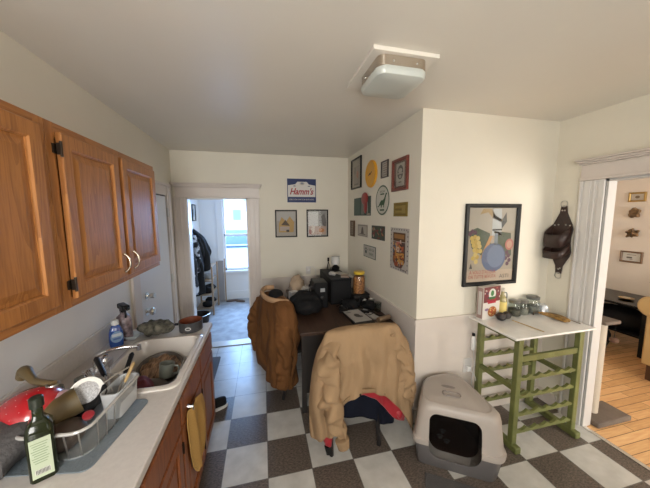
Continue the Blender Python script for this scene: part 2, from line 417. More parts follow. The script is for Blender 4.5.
def window(name, x0, x1, z0, z1, y, m, sgn=1):
    w = struct(name, B(x0, x1, y + .05, y + .054, z0, z1), winm)
    bm = new(); zm = (z0 + z1) / 2
    for a, b, c, d in ((x0, x0 + .035, z0, z1), (x1 - .035, x1, z0, z1), (x0, x1, z0, z0 + .045), (x0, x1, z1 - .035, z1), (x0, x1, zm - .02, zm + .02)): box(bm, a, b, y + .035, y + .07, c, d)
    obj('window_frame', bm, m, w, smooth=False)
    if name != 'window_1': obj('sky_blocker', B(x0, x1, y + .02, y + .024, z0, z1), white_m, w, smooth=False)  # opaque panel added behind the window lamp to keep blue sky light out
    return w
window('window_1', WX0, WX1, WZ0, WZ1, PY, white_m)
window('window_2', 1.25, 2.35, .85, 2.2, RY - .12, white_m)
window('fill_window', -.75, .05, 1.1, 2.2, RY - .12, white_m)  # unseen second rear window, added to carry the left fill lamp
window('window_4', 3.2, 4.8, .5, 2.2, LY0 - .1, white_m)
w5 = struct('added_side_window', B(PX1 + .05, PX1 + .054, 4.3, 5.4, .8, 2.1), winm); obj('sky_blocker', B(PX1 + .03, PX1 + .034, 4.3, 5.4, .8, 2.1), white_m, w5, smooth=False)  # unseen side window added for neutral porch light; panel blocks the sky
# door in the left wall
DY0, DY1 = 2.60, 3.40
door = struct('door_1', B(A_, A_ + .012, DY0, DY1 - .012, .01, 2.0), mat('pale_door_paint', (.62, .62, .63), .35), bev=.002)
struct('door_gap_shade', B(A_, A_ + .004, DY0 - .006, DY1 + .006, 0, 2.016), mat('gap_shade', (.06, .055, .05), .8))  # dark sheet standing in for the shade in the gap around the door
for z in (1.045, .90):
    bm = new(); M = Matrix.Translation((A_ + .02, 2.69 if z > 1 else 2.67, z)) @ Matrix.Rotation(R(90), 4, 'Y')
    lathe(bm, [(.03, 0), (.034, .006), (.013, .008), (.013, .03), (.032 if z < 1 else .024, .036), (.035 if z < 1 else .024, .052), (.024, .066)], 18, M=M)
    obj('door_knob', bm, mat('nickel', (.7, .68, .62), .2, 1.0), door)
for z in (1.82, 1.05, .3):
    obj('hinge', B(A_ + .015, A_ + .035, DY1 - .01, DY1 + .012, z - .05, z + .05), steel, door, bev=.003)
bm = new()
for y0, y1, z0, z1, d in ((DY1 + .005, DY1 + .135, 0, 2.12, .028), (DY0 - .135, DY0 - .005, 0, 2.12, .02), (DY0 - .005, DY1 + .005, 2.015, 2.12, .02), (DY1 + .03, DY1 + .06, 0, 2.1, .036), (DY0 - .15, DY1 + .15, 2.12, 2.145, .035)):
    box(bm, A_, A_ + d, y0, y1, z0, z1)
struct('trim_18', bm, trim_m, bev=.003)

# ------------------------------------------------------------------ ceiling light
t = thing('ceiling_light', 'square flush ceiling light with frosted glass shade and brushed metal band', 'ceiling light', (.715, 1.41, H))
obj('mounting_plate', B(-.175, .185, -.155, .26, -.020, 0), ceil_m, t, bev=.002)
lrot = (0, 0, 0)
bm = new(); loft(bm, [[(x, y, z) for x, y in rrect(.27, .27, .04)] for z in (-.022, -.075)]); obj('metal_band', bm, mat('warm_steel', (.6, .53, .45), .22, 1.0), t)
bm = new()
loft(bm, [[(x * s, y * s, z) for x, y in rrect(.28, .28, .05)] for z, s in ((-.07, .97), (-.078, 1.0), (-.095, 1.0), (-.108, .95), (-.115, .8), (-.118, .4))])
obj('glass_shade', bm, mat('frosted_shade', (.50, .53, .50), .3, coat=.3), t)
bm = new()
for x, y in ((-.06, -.137), (.07, -.137), (-.137, .05)): obj('screw', blob(new(), (x, y, -.05), .005, .005, .005, 6), steel, t)

# ------------------------------------------------------------------ upper cabinets
def cab_door(name, y0, y1, z0, z1, x, par, m, mh, handle=None, hinges=None, hy=None):
    """framed raised-panel door lying in the plane x, facing +X"""
    s = .062; bm = new()
    def rf(k, dx): return [(x + dx, y0 + k, z0 + k), (x + dx, y1 - k, z0 + k), (x + dx, y1 - k, z1 - k), (x + dx, y0 + k, z1 - k)]
    loft(bm, [rf(s, 0), rf(0, 0), rf(0, .014), rf(.004, .018), rf(s - .008, .018), rf(s - .002, .012), rf(s, .012), rf(s, 0)], cap=False)
    d = obj(name, bm, m, par, smooth=False)
    bm = new()
    o, i = [(x + .006, a, b) for a, b in ((y0 + s, z0 + s), (y1 - s, z0 + s), (y1 - s, z1 - s), (y0 + s, z1 - s))], 0
    def rg(dx, k): return [(x + dx, a, b) for a, b in ((y0 + s + k, z0 + s + k), (y1 - s - k, z0 + s + k), (y1 - s - k, z1 - s - k), (y0 + s + k, z1 - s - k))]
    loft(bm, [rg(.001, 0), rg(.006, 0), rg(.007, .012), rg(.014, .035)])
    obj('door_panel', bm, m, d, smooth=False)
    if handle:
        hz, yy = handle
        pts = spline([(x + .016, yy, hz - .048), (x + .028, yy, hz - .046), (x + .046, yy, hz - .02), (x + .046, yy, hz + .02), (x + .028, yy, hz + .046), (x + .016, yy, hz + .048)], 4)
        obj('handle', tube(new(), pts, [.007] * 4 + [.005] * (len(pts) - 8) + [.007] * 4), mat('brass_nickel', (.62, .56, .45), .25, 1.0), d)
    if hinges:
        for hz in hinges:
            bm = new(); box(bm, x + .006, x + .02, hy - .010, hy + .001, hz - .022, hz + .022); lathe(bm, [(.005, -.03), (.005, .03)], 10, c=(x + .018, hy - .004, hz)); box(bm, x - .002, x + .004, hy - .022, hy, hz - .018, hz + .018)
            obj('hinge', bm, mat('dark_bronze', (.05, .035, .025), .35, .8), d)
    return d
def upper(y0, y1, label, doors, x=-.775):
    t = thing('wall_cabinet', label, 'cabinet', (A_, (y0 + y1) / 2, 1.405))
    M = Matrix.Translation((-A_, -(y0 + y1) / 2, -1.405))
    bm = new(); box(bm, A_ + .001, x - .018, y0, y1, 1.405, 2.14)
    o = obj('cabinet_body', bm, oak, t, smooth=False); o.location = M.translation
    w = .045
    for a, b in [(y0, y0 + w), (y1 - w, y1)] + ([(1.69, 1.745)] if len(doors) > 1 else []): o = obj('frame_stile', B(x - .018, x, a, b, 1.405, 2.14), oak, t, smooth=False, bev=.002); o.location = M.translation
    for a, b in ((2.08, 2.14), (1.405, 1.45)): o = obj('frame_rail', B(x - .018, x - .0005, y0 + w, y1 - w, a, b), oakh, t, smooth=False, bev=.002); o.location = M.translation
    for d in doors:
        o = cab_door('door', *d[:2], 1.44, 2.105, x + .002, t, oak, oakh, *d[2:]); o.location = M.translation
upper(.32, 1.225, 'large oak wall cabinet door nearest the camera above the worktop', [(.36, 1.18)])
upper(1.227, 2.235, 'oak wall cabinet with two handled doors next to the white door', [(1.275, 1.70, (1.52, 1.665), (1.50, 2.04), 1.275), (1.735, 2.20, (1.52, 1.775))])

# ------------------------------------------------------------------ base cabinets, worktop, sink
t = thing('base_cabinet', 'reddish brown base cabinet run under the sink worktop', 'cabinet', (-.76, 1.2, 0))
def at(o, p): o.location = (-p.location[0], -p.location[1], -p.location[2]); return o
bm = new(); box(bm, A_ + .001, -.50, .2, 2.215, 0, .10); box(bm, A_ + .001, -.445, .2, 2.215, .10, .69)
box(bm, -.465, -.445, .2, 2.215, .69, .872); box(bm, A_ + .001, -.465, 2.195, 2.215, .69, .872); box(bm, A_ + .001, -.465, .2, .22, .69, .872)
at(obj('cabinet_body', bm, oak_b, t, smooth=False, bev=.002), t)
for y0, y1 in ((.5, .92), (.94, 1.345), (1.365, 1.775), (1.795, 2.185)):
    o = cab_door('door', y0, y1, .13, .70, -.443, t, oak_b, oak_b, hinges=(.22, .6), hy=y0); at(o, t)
    at(obj('drawer_front', B(-.443, -.425, y0, y1, .715, .855), oak_b, t, smooth=False, bev=.005), t)
t = thing('worktop', 'long pale laminate kitchen worktop with low backsplash', 'worktop', (-.76, 1.2, .873))
bm = new(); box(bm, A_ + .001, -.425, .15, 2.245, .873, .91)
o = obj('worktop_slab', bm, counter_m, t, smooth=False, bev=.006)
SX, SY, SW, SD = -.66, 1.70, .43, .62
c = new(); prism(c, rrect(SW - .03, SD - .03, .05, cx=SX, cy=SY), .85, .95)
md_ = o.modifiers; bake(o); cut(o, c); at(o, t)
at(obj('backsplash', B(A_ + .001, A_ + .022, .15, 2.245, .905, 1.03), counter_m, t, smooth=False, bev=.005), t)
t = thing('kitchen_sink', 'off-white drop-in kitchen sink full of dirty dishes', 'sink', (SX, SY, .91))
ring = lambda w, d, r, z: [(x, y, z) for x, y in rrect(w, d, r, 6)]
bm = new(); loft(bm, [ring(SW - .045, SD - .045, .04, -.012), ring(SW + .01, SD + .01, .055, 0.001), ring(SW + .008, SD + .008, .055, .008), ring(SW - .02, SD - .02, .05, .014), ring(SW - .05, SD - .05, .05, .011), ring(SW - .062, SD - .062, .05, 0),
                      ring(SW - .075, SD - .075, .055, -.12), ring(SW - .10, SD - .10, .05, -.165), ring(SW - .2, SD - .2, .04, -.172)], cap=False)
bm.faces.new([v for v in bm.verts if abs(v.co.z + .172) < 1e-4][::1]) if False else None
vs = sorted([v for v in bm.verts if abs(v.co.z + .172) < 1e-4], key=lambda v: math.atan2(v.co.y, v.co.x)); bm.faces.new(vs)
obj('basin', bm, mat('sink_enamel', (.58, .54, .50), .2, coat=.3), t)
bm = new(); lathe(bm, [(.04, -.171), (.04, -.166), (.03, -.168)], 20); obj('drain', bm, steel, t)
# faucet at the wall side of the sink
t = thing('kitchen_faucet', 'chrome faucet with long low spout over the sink', 'faucet', (-.935, 1.66, .91))
bm = new(); loft(bm, [[(x, y, z) for x, y in rrect(.055, .22, .025)] for z in (.001, .018)]); obj('base_plate', bm, chrome, t)
pts = spline([(0, 0, .015), (0, 0, .06), (.03, 0, .10), (.12, .02, .115), (.2, .045, .10)], 5)
obj('spout', tube(new(), pts, .011, 12), chrome, t)
obj('spout_tip', lathe(new(), [(.014, -.02), (.014, .01), (.006, .014)], 12, c=(.2, .045, .10)), chrome, t)
for y in (-.08, .08):
    bm = new(); lathe(bm, [(.02, .018), (.014, .035), (.02, .05), (.008, .056)], 14, c=(0, y, 0)); obj('tap_handle', bm, chrome, t)

# ------------------------------------------------------------------ pictures and signs
def frame(bm, w, h, fw, d, z0=0.0):
    """mitred frame with outer size w x h"""
    def rg(k, z): return [(-w / 2 + k, -h / 2 + k, z), (w / 2 - k, -h / 2 + k, z), (w / 2 - k, h / 2 - k, z), (-w / 2 + k, h / 2 - k, z)]
    loft(bm, [rg(fw, z0), rg(0, z0), rg(0, z0 + d * .8), rg(fw * .2, z0 + d), rg(fw * .7, z0 + d), rg(fw, z0 + d * .6), rg(fw, z0)], cap=False)
    return bm
def framed(name, label, cat, loc, rot, w, h, fw, d, fm, art, group=None, pane=True):
    t = thing(name, label, cat, loc, rot, group)
    obj('frame', frame(new(), w, h, fw, d), fm, t, smooth=False)
    art.build('print', t, (0, 0, .004))
    if pane: obj('glass_pane', plane(-w / 2 + fw * .8, w / 2 - fw * .8, -h / 2 + fw * .8, h / 2 - fw * .8, d * .55), gls, t, smooth=False)
    return t
def sign(name, label, cat, loc, rot, art, group=None):
    o = art.build(name, None, loc, rot); props(o, label, cat, group); return o
# big poster on the front wall
a = Art().board(.50, .65, .003, (0.273, 0.244, 0.191))
W_, H_ = .50, .65
a.rect(0, .22, .49, .20, (0.29, 0.267, 0.22), 1); a.rect(0, -.27, .49, .1, (0.36, 0.29, 0.22), 1)
a.poly([(-.1, .31), (-.02, .31), (.03, .25), (.13, .20), (.12, .185), (.0, .23), (-.05, .28), (-.13, .26)], (0.261, 0.186, 0.087), 2)
a.poly([(.0, .08), (.0, .31), (.09, .31), (.10, .08)], (0.36, 0.383, 0.383), 2); a.poly([(.09, .2), (.14, .28), (.15, .2), (.1, .14)], (0.0464, 0.0522, 0.0522), 3)  # pale upright strip is window glare painted into the print
a.poly([(-.24, .12), (-.15, .15), (-.02, .10), (.0, -.05), (-.08, -.10), (-.2, -.02)], (0.0348, 0.058, 0.0319), 2)
a.poly([(.02, .12), (.2, .10), (.22, -.1), (.1, -.1)], (0.0522, 0.0696, 0.0406), 2)
for i, (x, y) in enumerate([(-.2, .06), (-.17, .07), (-.14, .06), (-.19, .03), (-.16, .03), (-.13, .02), (-.18, 0), (-.15, -.01), (-.12, -.01), (-.17, -.04), (-.14, -.05), (-.16, -.08), (-.18, -.11), (-.14, -.10), (-.15, -.14), (-.11, -.05)]):
    a.ell(x, y, .02, .02, [(0.394, 0.29, 0.0696), (0.348, 0.244, 0.058), (0.418, 0.325, 0.116)][i % 3], 3 + i % 3)
for i, (x, y) in enumerate([(-.22, .1), (-.2, .12), (-.17, .11), (.17, -.07), (.19, -.1), (.16, -.12), (.2, -.14), (.18, -.17)]): a.ell(x, y, .018, .018, (0.058, 0.0174, 0.0406), 3 + i % 2)
a.poly([(-.02, .08), (.01, .08), (-.03, -.02), (-.08, -.1), (-.11, -.12), (-.07, -.02)], (0.36, 0.191, 0.0638), 6)
a.ell(.03, -.11, .125, .125, (0.058, 0.087, 0.162), 7); a.ell(.05, -.10, .09, .1, (0.0986, 0.139, 0.22), 8); a.rect(.045, .03, .035, .14, (0.128, 0.162, 0.191), 7)
a.rect(.05, .13, .10, .014, (0.029, 0.029, 0.0232), 8)
a.ell(.19, .0, .045, .05, (0.319, 0.116, 0.0928), 5); a.ell(.19, .0, .028, .034, (0.377, 0.22, 0.162), 6)
a.text('A VOLO D\'ACQUA', -.075, -.235, .032, (0.261, 0.029, 0.0232), 8, w=.27); a.text('DA TUTTE BEVUTA', -.075, -.275, .03, (0.261, 0.029, 0.0232), 8, w=.28)
a.text('ASTI', .15, -.28, .034, (0.058, 0.0522, 0.0464), 8, w=.10)
a.poly([(-.215, -.2), (-.2, -.15), (-.185, -.2)], (0.029, 0.029, 0.029), 8)
framed('framed_poster', 'black framed wine poster with blue flask and yellow grapes above the green rack', 'picture', (1.915, DY, 1.517), BACK, .555, .70, .032, .028, black_m, a)
# beer sign
a = Art().board(.405, .325, .004, (.62, .62, .62)); nav = (.035, .05, .13)
a.rect(0, 0, .40, .32, nav, 1); a.poly([(-.19, -.085), (.19, -.085), (.19, .07), (.10, .085), (.07, .12), (-.06, .12), (-.09, .085), (-.19, .07)], (.62, .60, .58), 2)
a.text("Hamm's", 0, -.015, .085, (.33, .03, .04), 4, w=.33, shear=.35, bold=.003); a.ell(.005, .095, .035, .02, (.45, .42, .36), 3); a.ell(.005, .098, .02, .012, (.2, .22, .28), 4)
a.rect(-.1, .062, .03, .01, nav, 4); a.rect(.1, .062, .03, .01, nav, 4); a.text('BORN IN THE LAND OF SKY BLUE WATERS', 0, -.122, .018, (.55, .55, .58), 3, w=.34)
sign('beer_sign', 'navy and white metal beer sign with red script high on the back wall', 'sign', (.543, BY - .006, 2.118), BACK, a)
def mount_art(seed):
    a = Art().board(.28, .35, .002, (.33, .31, .28)); a.rect(0, .1, .25, .12, (.40, .39, .37), 1)
    a.poly([(-.10, .0), (-.06, .09), (0, .03), (.05, .1), (.11, .02), (.1, -.12), (-.1, -.12)], (.42, .27, .10), 2)
    a.poly([(-.07, -.02), (-.01, .05), (.05, -.03)], (.10, .07, .05), 3); a.rect(-.02, -.07, .13, .06, (.40, .33, .28), 3); a.rect(.02, -.10, .04, .03, (.06, .05, .05), 4)
    return a
framed('framed_print', 'black framed print with an orange roofed scene left below the beer sign', 'picture', (.32, BY, 1.667), BACK, .30, .375, .016, .018, black_m, mount_art(0))
a = Art().board(.29, .36, .002, (.30, .29, .27)); a.rect(-.06, .06, .14, .2, (.55, .55, .53), 1); a.rect(.08, .09, .1, .16, (.22, .22, .21), 1)
a.poly([(.06, .1), (.1, .14), (.13, .02), (.12, -.06), (.07, -.02)], (.12, .11, .11), 2); a.rect(0, -.1, .25, .12, (.42, .30, .24), 2)
a.poly([(-.08, -.02), (-.03, -.05), (-.05, -.14), (-.1, -.15)], (.58, .52, .46), 3); a.ell(.06, -.1, .04, .03, (.45, .20, .08), 3); a.ell(-.1, -.12, .025, .03, (.3, .08, .06), 3)
framed('framed_print', 'black framed print with dark figure and red base, right below the beer sign', 'picture', (.76, BY, 1.667), BACK, .31, .385, .016, .018, black_m, a)
# picture wall; local x runs towards the camera
def PW(y, z, d=.0): return (CX_ - d, y, z)
a = Art().board(.33, .36, .002, (.30, .27, .22)); a.rect(.0, -.02, .2, .22, (.24, .21, .18), 1); a.ell(.04, -.02, .035, .05, (.35, .14, .10), 2); a.ell(-.05, .04, .03, .05, (.16, .15, .13), 2); a.rect(0, -.14, .16, .02, (.14, .12, .1), 2)
framed('framed_print', 'tall black framed faded print, farthest top picture beside the yellow clock', 'picture', PW(3.318, 2.318), RIGHT, .36, .39, .018, .02, black_m, a)
t = thing('wall_clock', 'round mustard yellow wall disc with small hands above the dinosaur sign', 'clock', PW(2.82, 2.237), RIGHT)
bm = new(); lathe(bm, [(.0, .0), (.145, 0), (.152, .008), (.15, .02), (.135, .028), (.12, .022), (.0, .022)], 40, cap=False); obj('clock_face', bm, mat('mustard_yellow', (.62, .30, .015), .4), t)
bm = new(); box(bm, -.012, .05, -.006, .002, .024, .027, M=Matrix.Rotation(R(25), 4, 'Z')); box(bm, -.05, .01, -.004, .004, .027, .030, M=Matrix.Rotation(R(20), 4, 'Z')); lathe(bm, [(.008, .022), (.008, .033)], 10)
obj('clock_hand', bm, mat('clock_hand_brown', (.10, .05, .02), .4), t)
a = Art()
for i in range(12): a.rect(0, .07 - i * .0125, .06 - .0, .006, (.03, .025, .02), 1) if False else None
a = Art().board(.13, .15, .002, (.38, .34, .30))
for i in range(6): a.rect(0, .056 - i * .022, .085, .009, (.20, .15, .13), 1)
framed('framed_print', 'small narrow dark framed print with rows of lines between the clock and red frame', 'picture', PW(2.492, 2.235), RIGHT, .15, .168, .012, .016, mat('dark_brown_frame', (.035, .02, .016), .35), a)
a = Art().board(.24, .25, .002, (.11, .07, .055)); a.rect(0, 0, .145, .20, (.36, .34, .29), 1)
a.ell(0, .02, .052, .062, (.07, .065, .06), 2); a.ell(0, .035, .035, .02, (.33, .31, .27), 3); a.rect(0, .01, .09, .014, (.30, .28, .25), 3); a.ell(0, -.018, .02, .013, (.3, .28, .25), 3); a.rect(0, -.066, .05, .01, (.14, .12, .1), 2)
framed('framed_print', 'wide red wood framed black emblem print nearest the wall corner', 'picture', PW(2.185, 2.137), RIGHT, .275, .285, .028, .022, wood('mahogany_frame', (.16, .03, .018), (.08, .014, .01), 'X'), a)
# dinosaur sign (a green sauropod petrol badge)
a = Art(); grn = (.02, .065, .028)
prism(a.bm, [(.16 * math.cos(2 * PI * i / 40), .155 * math.sin(2 * PI * i / 40)) for i in range(40)], -.004, 0); a.mi((.5, .5, .46))
a.ell(0, 0, .157, .152, grn, 1, n=40); a.ell(0, 0, .143, .138, (.50, .49, .43), 2, n=40)
a.poly([(-.115, -.06), (-.08, -.055), (-.05, -.02), (-.02, .0), (.02, .0), (.05, .02), (.075, .06), (.09, .07), (.105, .068), (.108, .055), (.095, .05), (.085, .03), (.065, -.02), (.05, -.04), (.045, -.075), (.03, -.075), (.03, -.05), (.0, -.05), (-.01, -.075), (-.03, -.075), (-.03, -.05), (-.06, -.055), (-.09, -.07)], grn, 3)
a.text('SINCLAIR', 0, .088, .022, grn, 3, w=.12); a.rect(0, .062, .09, .014, grn, 3); a.rect(0, -.1, .10, .016, grn, 3)
sign('oval_sign', 'round white and green sign with a dinosaur on the picture wall', 'sign', PW(2.54, 1.93, .005), RIGHT, a)
# green plaque with a red headed relief
t = thing('relief_plaque', 'dark green plaque with a raised red cap standing above its edge', 'plaque', PW(3.12, 1.885, .005), RIGHT)
a = Art().board(.56, .225, .005, (.045, .075, .06)); a.rect(-.16, 0, .2, .2, (.07, .11, .09), 1); a.poly([(-.02, -.1), (.0, .1), (.05, .1), (.08, -.1)], (.16, .17, .15), 1); a.rect(.12, -.0, .05, .2, (.02, .03, .03), 2); a.poly([(.17, .1), (.19, .1), (.2, -.08), (.18, -.08)], (.36, .34, .3), 2); a.rect(.22, -.095, .1, .02, (.3, .27, .22), 2)
a.build('plaque_board', t)
bm = new(); blob(bm, (.11, .09, .006), .1, .075, .02, 10); blob(bm, (.13, .0, .004), .05, .09, .014, 8); obj('red_cap', bm, mat('faded_red', (.24, .028, .025), .4), t, label='raised red cap shape')
a = Art().board(.245, .125, .004, (.22, .155, .03)); 
for i in range(5): a.rect(0, .045 - i * .022, .20 - .03 * (i % 2), .007, (.32, .235, .07) if i % 2 else (.12, .08, .02), 1)
a.rect(.06, .0, .06, .07, (.27, .2, .06), 2)
sign('brass_plate', 'embossed brass coloured plate below the red wood frame', 'sign', PW(2.17, 1.827, .005), RIGHT, a)
a = Art().board(.165, .215, .012, (.10, .055, .03)); a.rect(0, 0, .05, .17, (.30, .25, .2), 1)
for i in range(6): a.rect(0, .06 - i * .024, .04, .008, (.06, .04, .03), 2)
sign('narrow_plaque', 'narrow brown wooden plaque nearest the back wall corner', 'plaque', PW(3.452, 1.598, .013), RIGHT, a)
a = Art().board(.335, .15, .004, (.40, .36, .31)); a.rect(0, 0, .31, .13, (.12, .11, .1), 1); a.rect(0, 0, .29, .118, (.40, .37, .32), 2)
a.poly([(-.05, -.04), (-.025, .03), (0, .05), (.025, .03), (.05, -.04)], (.10, .08, .08), 3); a.rect(0, -.045, .2, .008, (.1, .08, .08), 3)
sign('tin_sign', 'small pale tin sign with a dark tower drawing left of the red patterned one', 'sign', PW(3.085, 1.588, .005), RIGHT, a)
a = Art().board(.33, .15, .004, (.05, .06, .05))
rr_ = random.Random(3)
for i in range(26): a.ell(rr_.uniform(-.14, .14), rr_.uniform(-.055, .055), rr_.uniform(.01, .03), rr_.uniform(.006, .016), rr_.choice([(.22, .03, .03), (.30, .16, .08), (.05, .09, .05), (.35, .30, .24), (.15, .03, .03)]), 1 + i % 6, rot=rr_.uniform(0, 3))
sign('tin_sign', 'small dark red and green patterned tin sign beside the pale tower one', 'sign', PW(2.635, 1.588, .005), RIGHT, a)
a = Art().board(.355, .145, .004, (.10, .13, .12)); a.rect(0, 0, .335, .13, (.40, .38, .34), 1)
gd = (.03, .06, .05)
for x, y, r in ((-.1, -.01, .026), (-.13, .018, .01), (-.11, .032, .01), (-.085, .032, .01), (-.065, .018, .01)): a.ell(x, y, r, r * .8, gd, 2)
a.text('WIPE YOUR', .06, .025, .028, gd, 2, w=.16); a.text('PAWS', .06, -.025, .034, gd, 2, w=.12)
sign('paw_sign', 'white sign with a paw print below the small tin signs', 'sign', PW(2.86, 1.35, .005), RIGHT, a)
a = Art().board(.335, .395, .002, (.40, .37, .34)); 
for i in range(9):
    for s in (-1, 1): a.ell(s * .148, .17 - i * .042, .008, .008, (.09, .08, .10), 1, n=6)
for i in range(7):
    for s in (-1, 1): a.ell(-.13 + i * .043, s * .183, .008, .008, (.09, .08, .10), 1, n=6)
a.rect(0, .115, .22, .08, (.10, .045, .02), 2); a.rect(0, .12, .18, .04, (.30, .15, .05), 3); a.poly([(-.11, .07), (.11, .07), (.11, -.1), (.05, -.17), (-.06, -.17), (-.11, -.12)], (.09, .05, .045), 2)
a.poly([(-.11, .05), (-.04, .07), (-.04, -.02), (-.11, -.05)], (.06, .08, .14), 3)
for i, (x, y, w2, h2, c2) in enumerate([(.0, .05, .09, .04, (.45, .14, .10)), (.05, .01, .07, .05, (.42, .10, .05)), (-.02, .0, .07, .05, (.50, .38, .3)), (.06, -.05, .07, .05, (.50, .22, .05)), (-.02, -.06, .08, .05, (.52, .27, .07)), (-.07, -.09, .05, .05, (.35, .12, .03)), (.05, -.11, .09, .04, (.48, .25, .06)), (-.04, -.14, .07, .035, (.30, .07, .03)), (.03, .045, .02, .09, (.55, .42, .36))]): a.rect(x, y, w2, h2, c2, 4 + i % 4)
for i in range(70):
    x = rr_.uniform(-.09, .09); y = rr_.uniform(-.15, .06)
    if x * x * 9 + max(0, -y - .08) ** 2 * 16 < .075: a.ell(x, y, rr_.uniform(.006, .02), rr_.uniform(.004, .012), rr_.choice([(.50, .22, .05), (.12, .05, .03), (.30, .06, .03), (.55, .32, .10), (.06, .035, .03), (.45, .38, .33), (.20, .09, .04)]), 9 + i % 5, n=10, rot=rr_.uniform(0, 3))
a.rect(.08, -.178, .1, .008, (.12, .11, .12), 2)
sign('paper_poster', 'tall pale bordered paper poster with orange and brown picture, lowest near the corner', 'poster', PW(2.178, 1.462, .003), RIGHT, a)

# ------------------------------------------------------------------ leather wall holster on the right wall
t = thing('leather_holster', 'dark brown leather wall holder with two loops and steel rings near the doorway', 'holster', (EX, 1.775, 1.55), RIGHT)
lea = mat('brown_leather', (.040, .019, .015), .38, bump=.2, bscale=90, var=.3, vscale=12)
bm = new(); prism(bm, [(-.022, .30), (.022, .30), (.03, .24), (.075, .14), (.085, .10), (.07, .0), (.085, -.10), (.075, -.14), (.03, -.23), (.022, -.30), (-.022, -.30), (-.03, -.23), (-.075, -.14), (-.085, -.10), (-.07, 0), (-.085, .10), (-.075, .14), (-.03, .24)], .004, .012)
obj('backing_strap', bm, lea, t, bev=.002)
for zc, hh, dd in ((.07, .15, .12), (-.055, .10, .12)):
    prof = spline([(-.075, .012), (-.078, dd * .6), (-.055, dd), (.055, dd), (.078, dd * .6), (.075, .012)], 5)
    bm = new()
    loft(bm, [[(x, zc - hh / 2 - y * .45, y) for x, y, *_ in [(p[0], p[1]) for p in prof]], [(x, zc + hh / 2 - y * .75, y) for x, y in [(p[0], p[1]) for p in prof]]], close=False, cap=False)
    obj('leather_loop', bm, lea, t, solid=.006)
for s in (1, -1):
    bm = new(); pts = [(.026 * math.cos(2 * PI * i / 20), s * .318 + .026 * math.sin(2 * PI * i / 20), .012) for i in range(21)]; tube(bm, pts, .0035, 8, cap=False); obj('ring', bm, steel, t, label='steel hanging ring')
bm = new()
for x, y in ((-.01, .26), (.01, .26), (-.06, .13), (.06, .13), (-.03, .135), (.03, .135), (0, -.26), (.012, -.25), (-.06, -.12), (.06, -.12)): obj('rivet', lathe(new(), [(.007, .012), (.006, .016), (.002, .017)], 10, c=(x, y, 0)), steel, t)

# ------------------------------------------------------------------ wall socket, adapter and cord on the front wall
t = thing('wall_socket', 'pale wall socket plate with a plug between litter box and green rack', 'socket', (1.735, DY - .007, .45), BACK)
bm = new(); loft(bm, [[(x, y, z) for x, y in rrect(.085, .13, .008)] for z in (0, .006)]); obj('plate', bm, mat('socket_plate', (.60, .58, .56), .3), t)
obj('plug', B(-.02, .02, -.045, .0, .006, .035), white_m, t, bev=.005)
t = thing('trimmer', 'white handheld trimmer hung on the wall above the socket', 'trimmer', (1.765, DY - .008, .665), BACK)
bm = new(); loft(bm, [[(x + k * .0, y * .6 + k, z + .02) for x, y, z in [(.018 * s * math.cos(2 * PI * i / 12), 0, .018 * s * math.sin(2 * PI * i / 12)) for i in range(12)]] for k, s in ((-.07, .6), (-.06, 1), (0, 1.2), (.05, .9), (.06, .7))]); obj('body', bm, white_m, t)
bm = new(); box(bm, -.01, .01, .058, .085, .012, .03); obj('head', bm, blackp, t, bev=.003)
o = obj('power_cord', tube(new(), spline([(1.735, DY - .042, .43), (1.77, DY - .07, .36), (1.80, DY - .04, .25), (1.76, DY - .04, .30), (1.79, DY - .03, .45), (1.77, DY - .03, .59)], 6), .0035, 6), mat('white_cord', (.6, .6, .6), .4)); props(o, 'white cord running from the wall socket to the trimmer', 'cord')

# ------------------------------------------------------------------ green wine rack with pale slab
green = mat('olive_green_paint', (.145, .158, .048), .45, var=.25, vscale=14, bump=.1, bscale=40)
t = thing('wine_rack', 'olive green wooden wine rack with scalloped shelves under the pale slab', 'wine rack', (2.08, 1.635, 0))
x0, x1, y0, y1 = 1.80, 2.39, 1.46, 1.80
ox, oy = 2.08, 1.635
for x in (x0, x1):
    for y in (y0, y1): obj('leg', B(x - .022 - ox, x + .022 - ox, y - .02 - oy, y + .02 - oy, .05, .885), green, t, bev=.004)
    obj('foot', B(x - .024 - ox, x + .024 - ox, y0 - .06 - oy, y1 + .03 - oy, 0, .052), green, t, bev=.008)
    obj('side_rail', B(x - .012 - ox, x + .012 - ox, y0 + .0205 - oy, y1 - .0205 - oy, .46, .50), green, t, bev=.003)
    obj('top_rail', B(x - .012 - ox, x + .012 - ox, y0 + .0205 - oy, y1 - .0205 - oy, .84, .885), green, t, bev=.003)
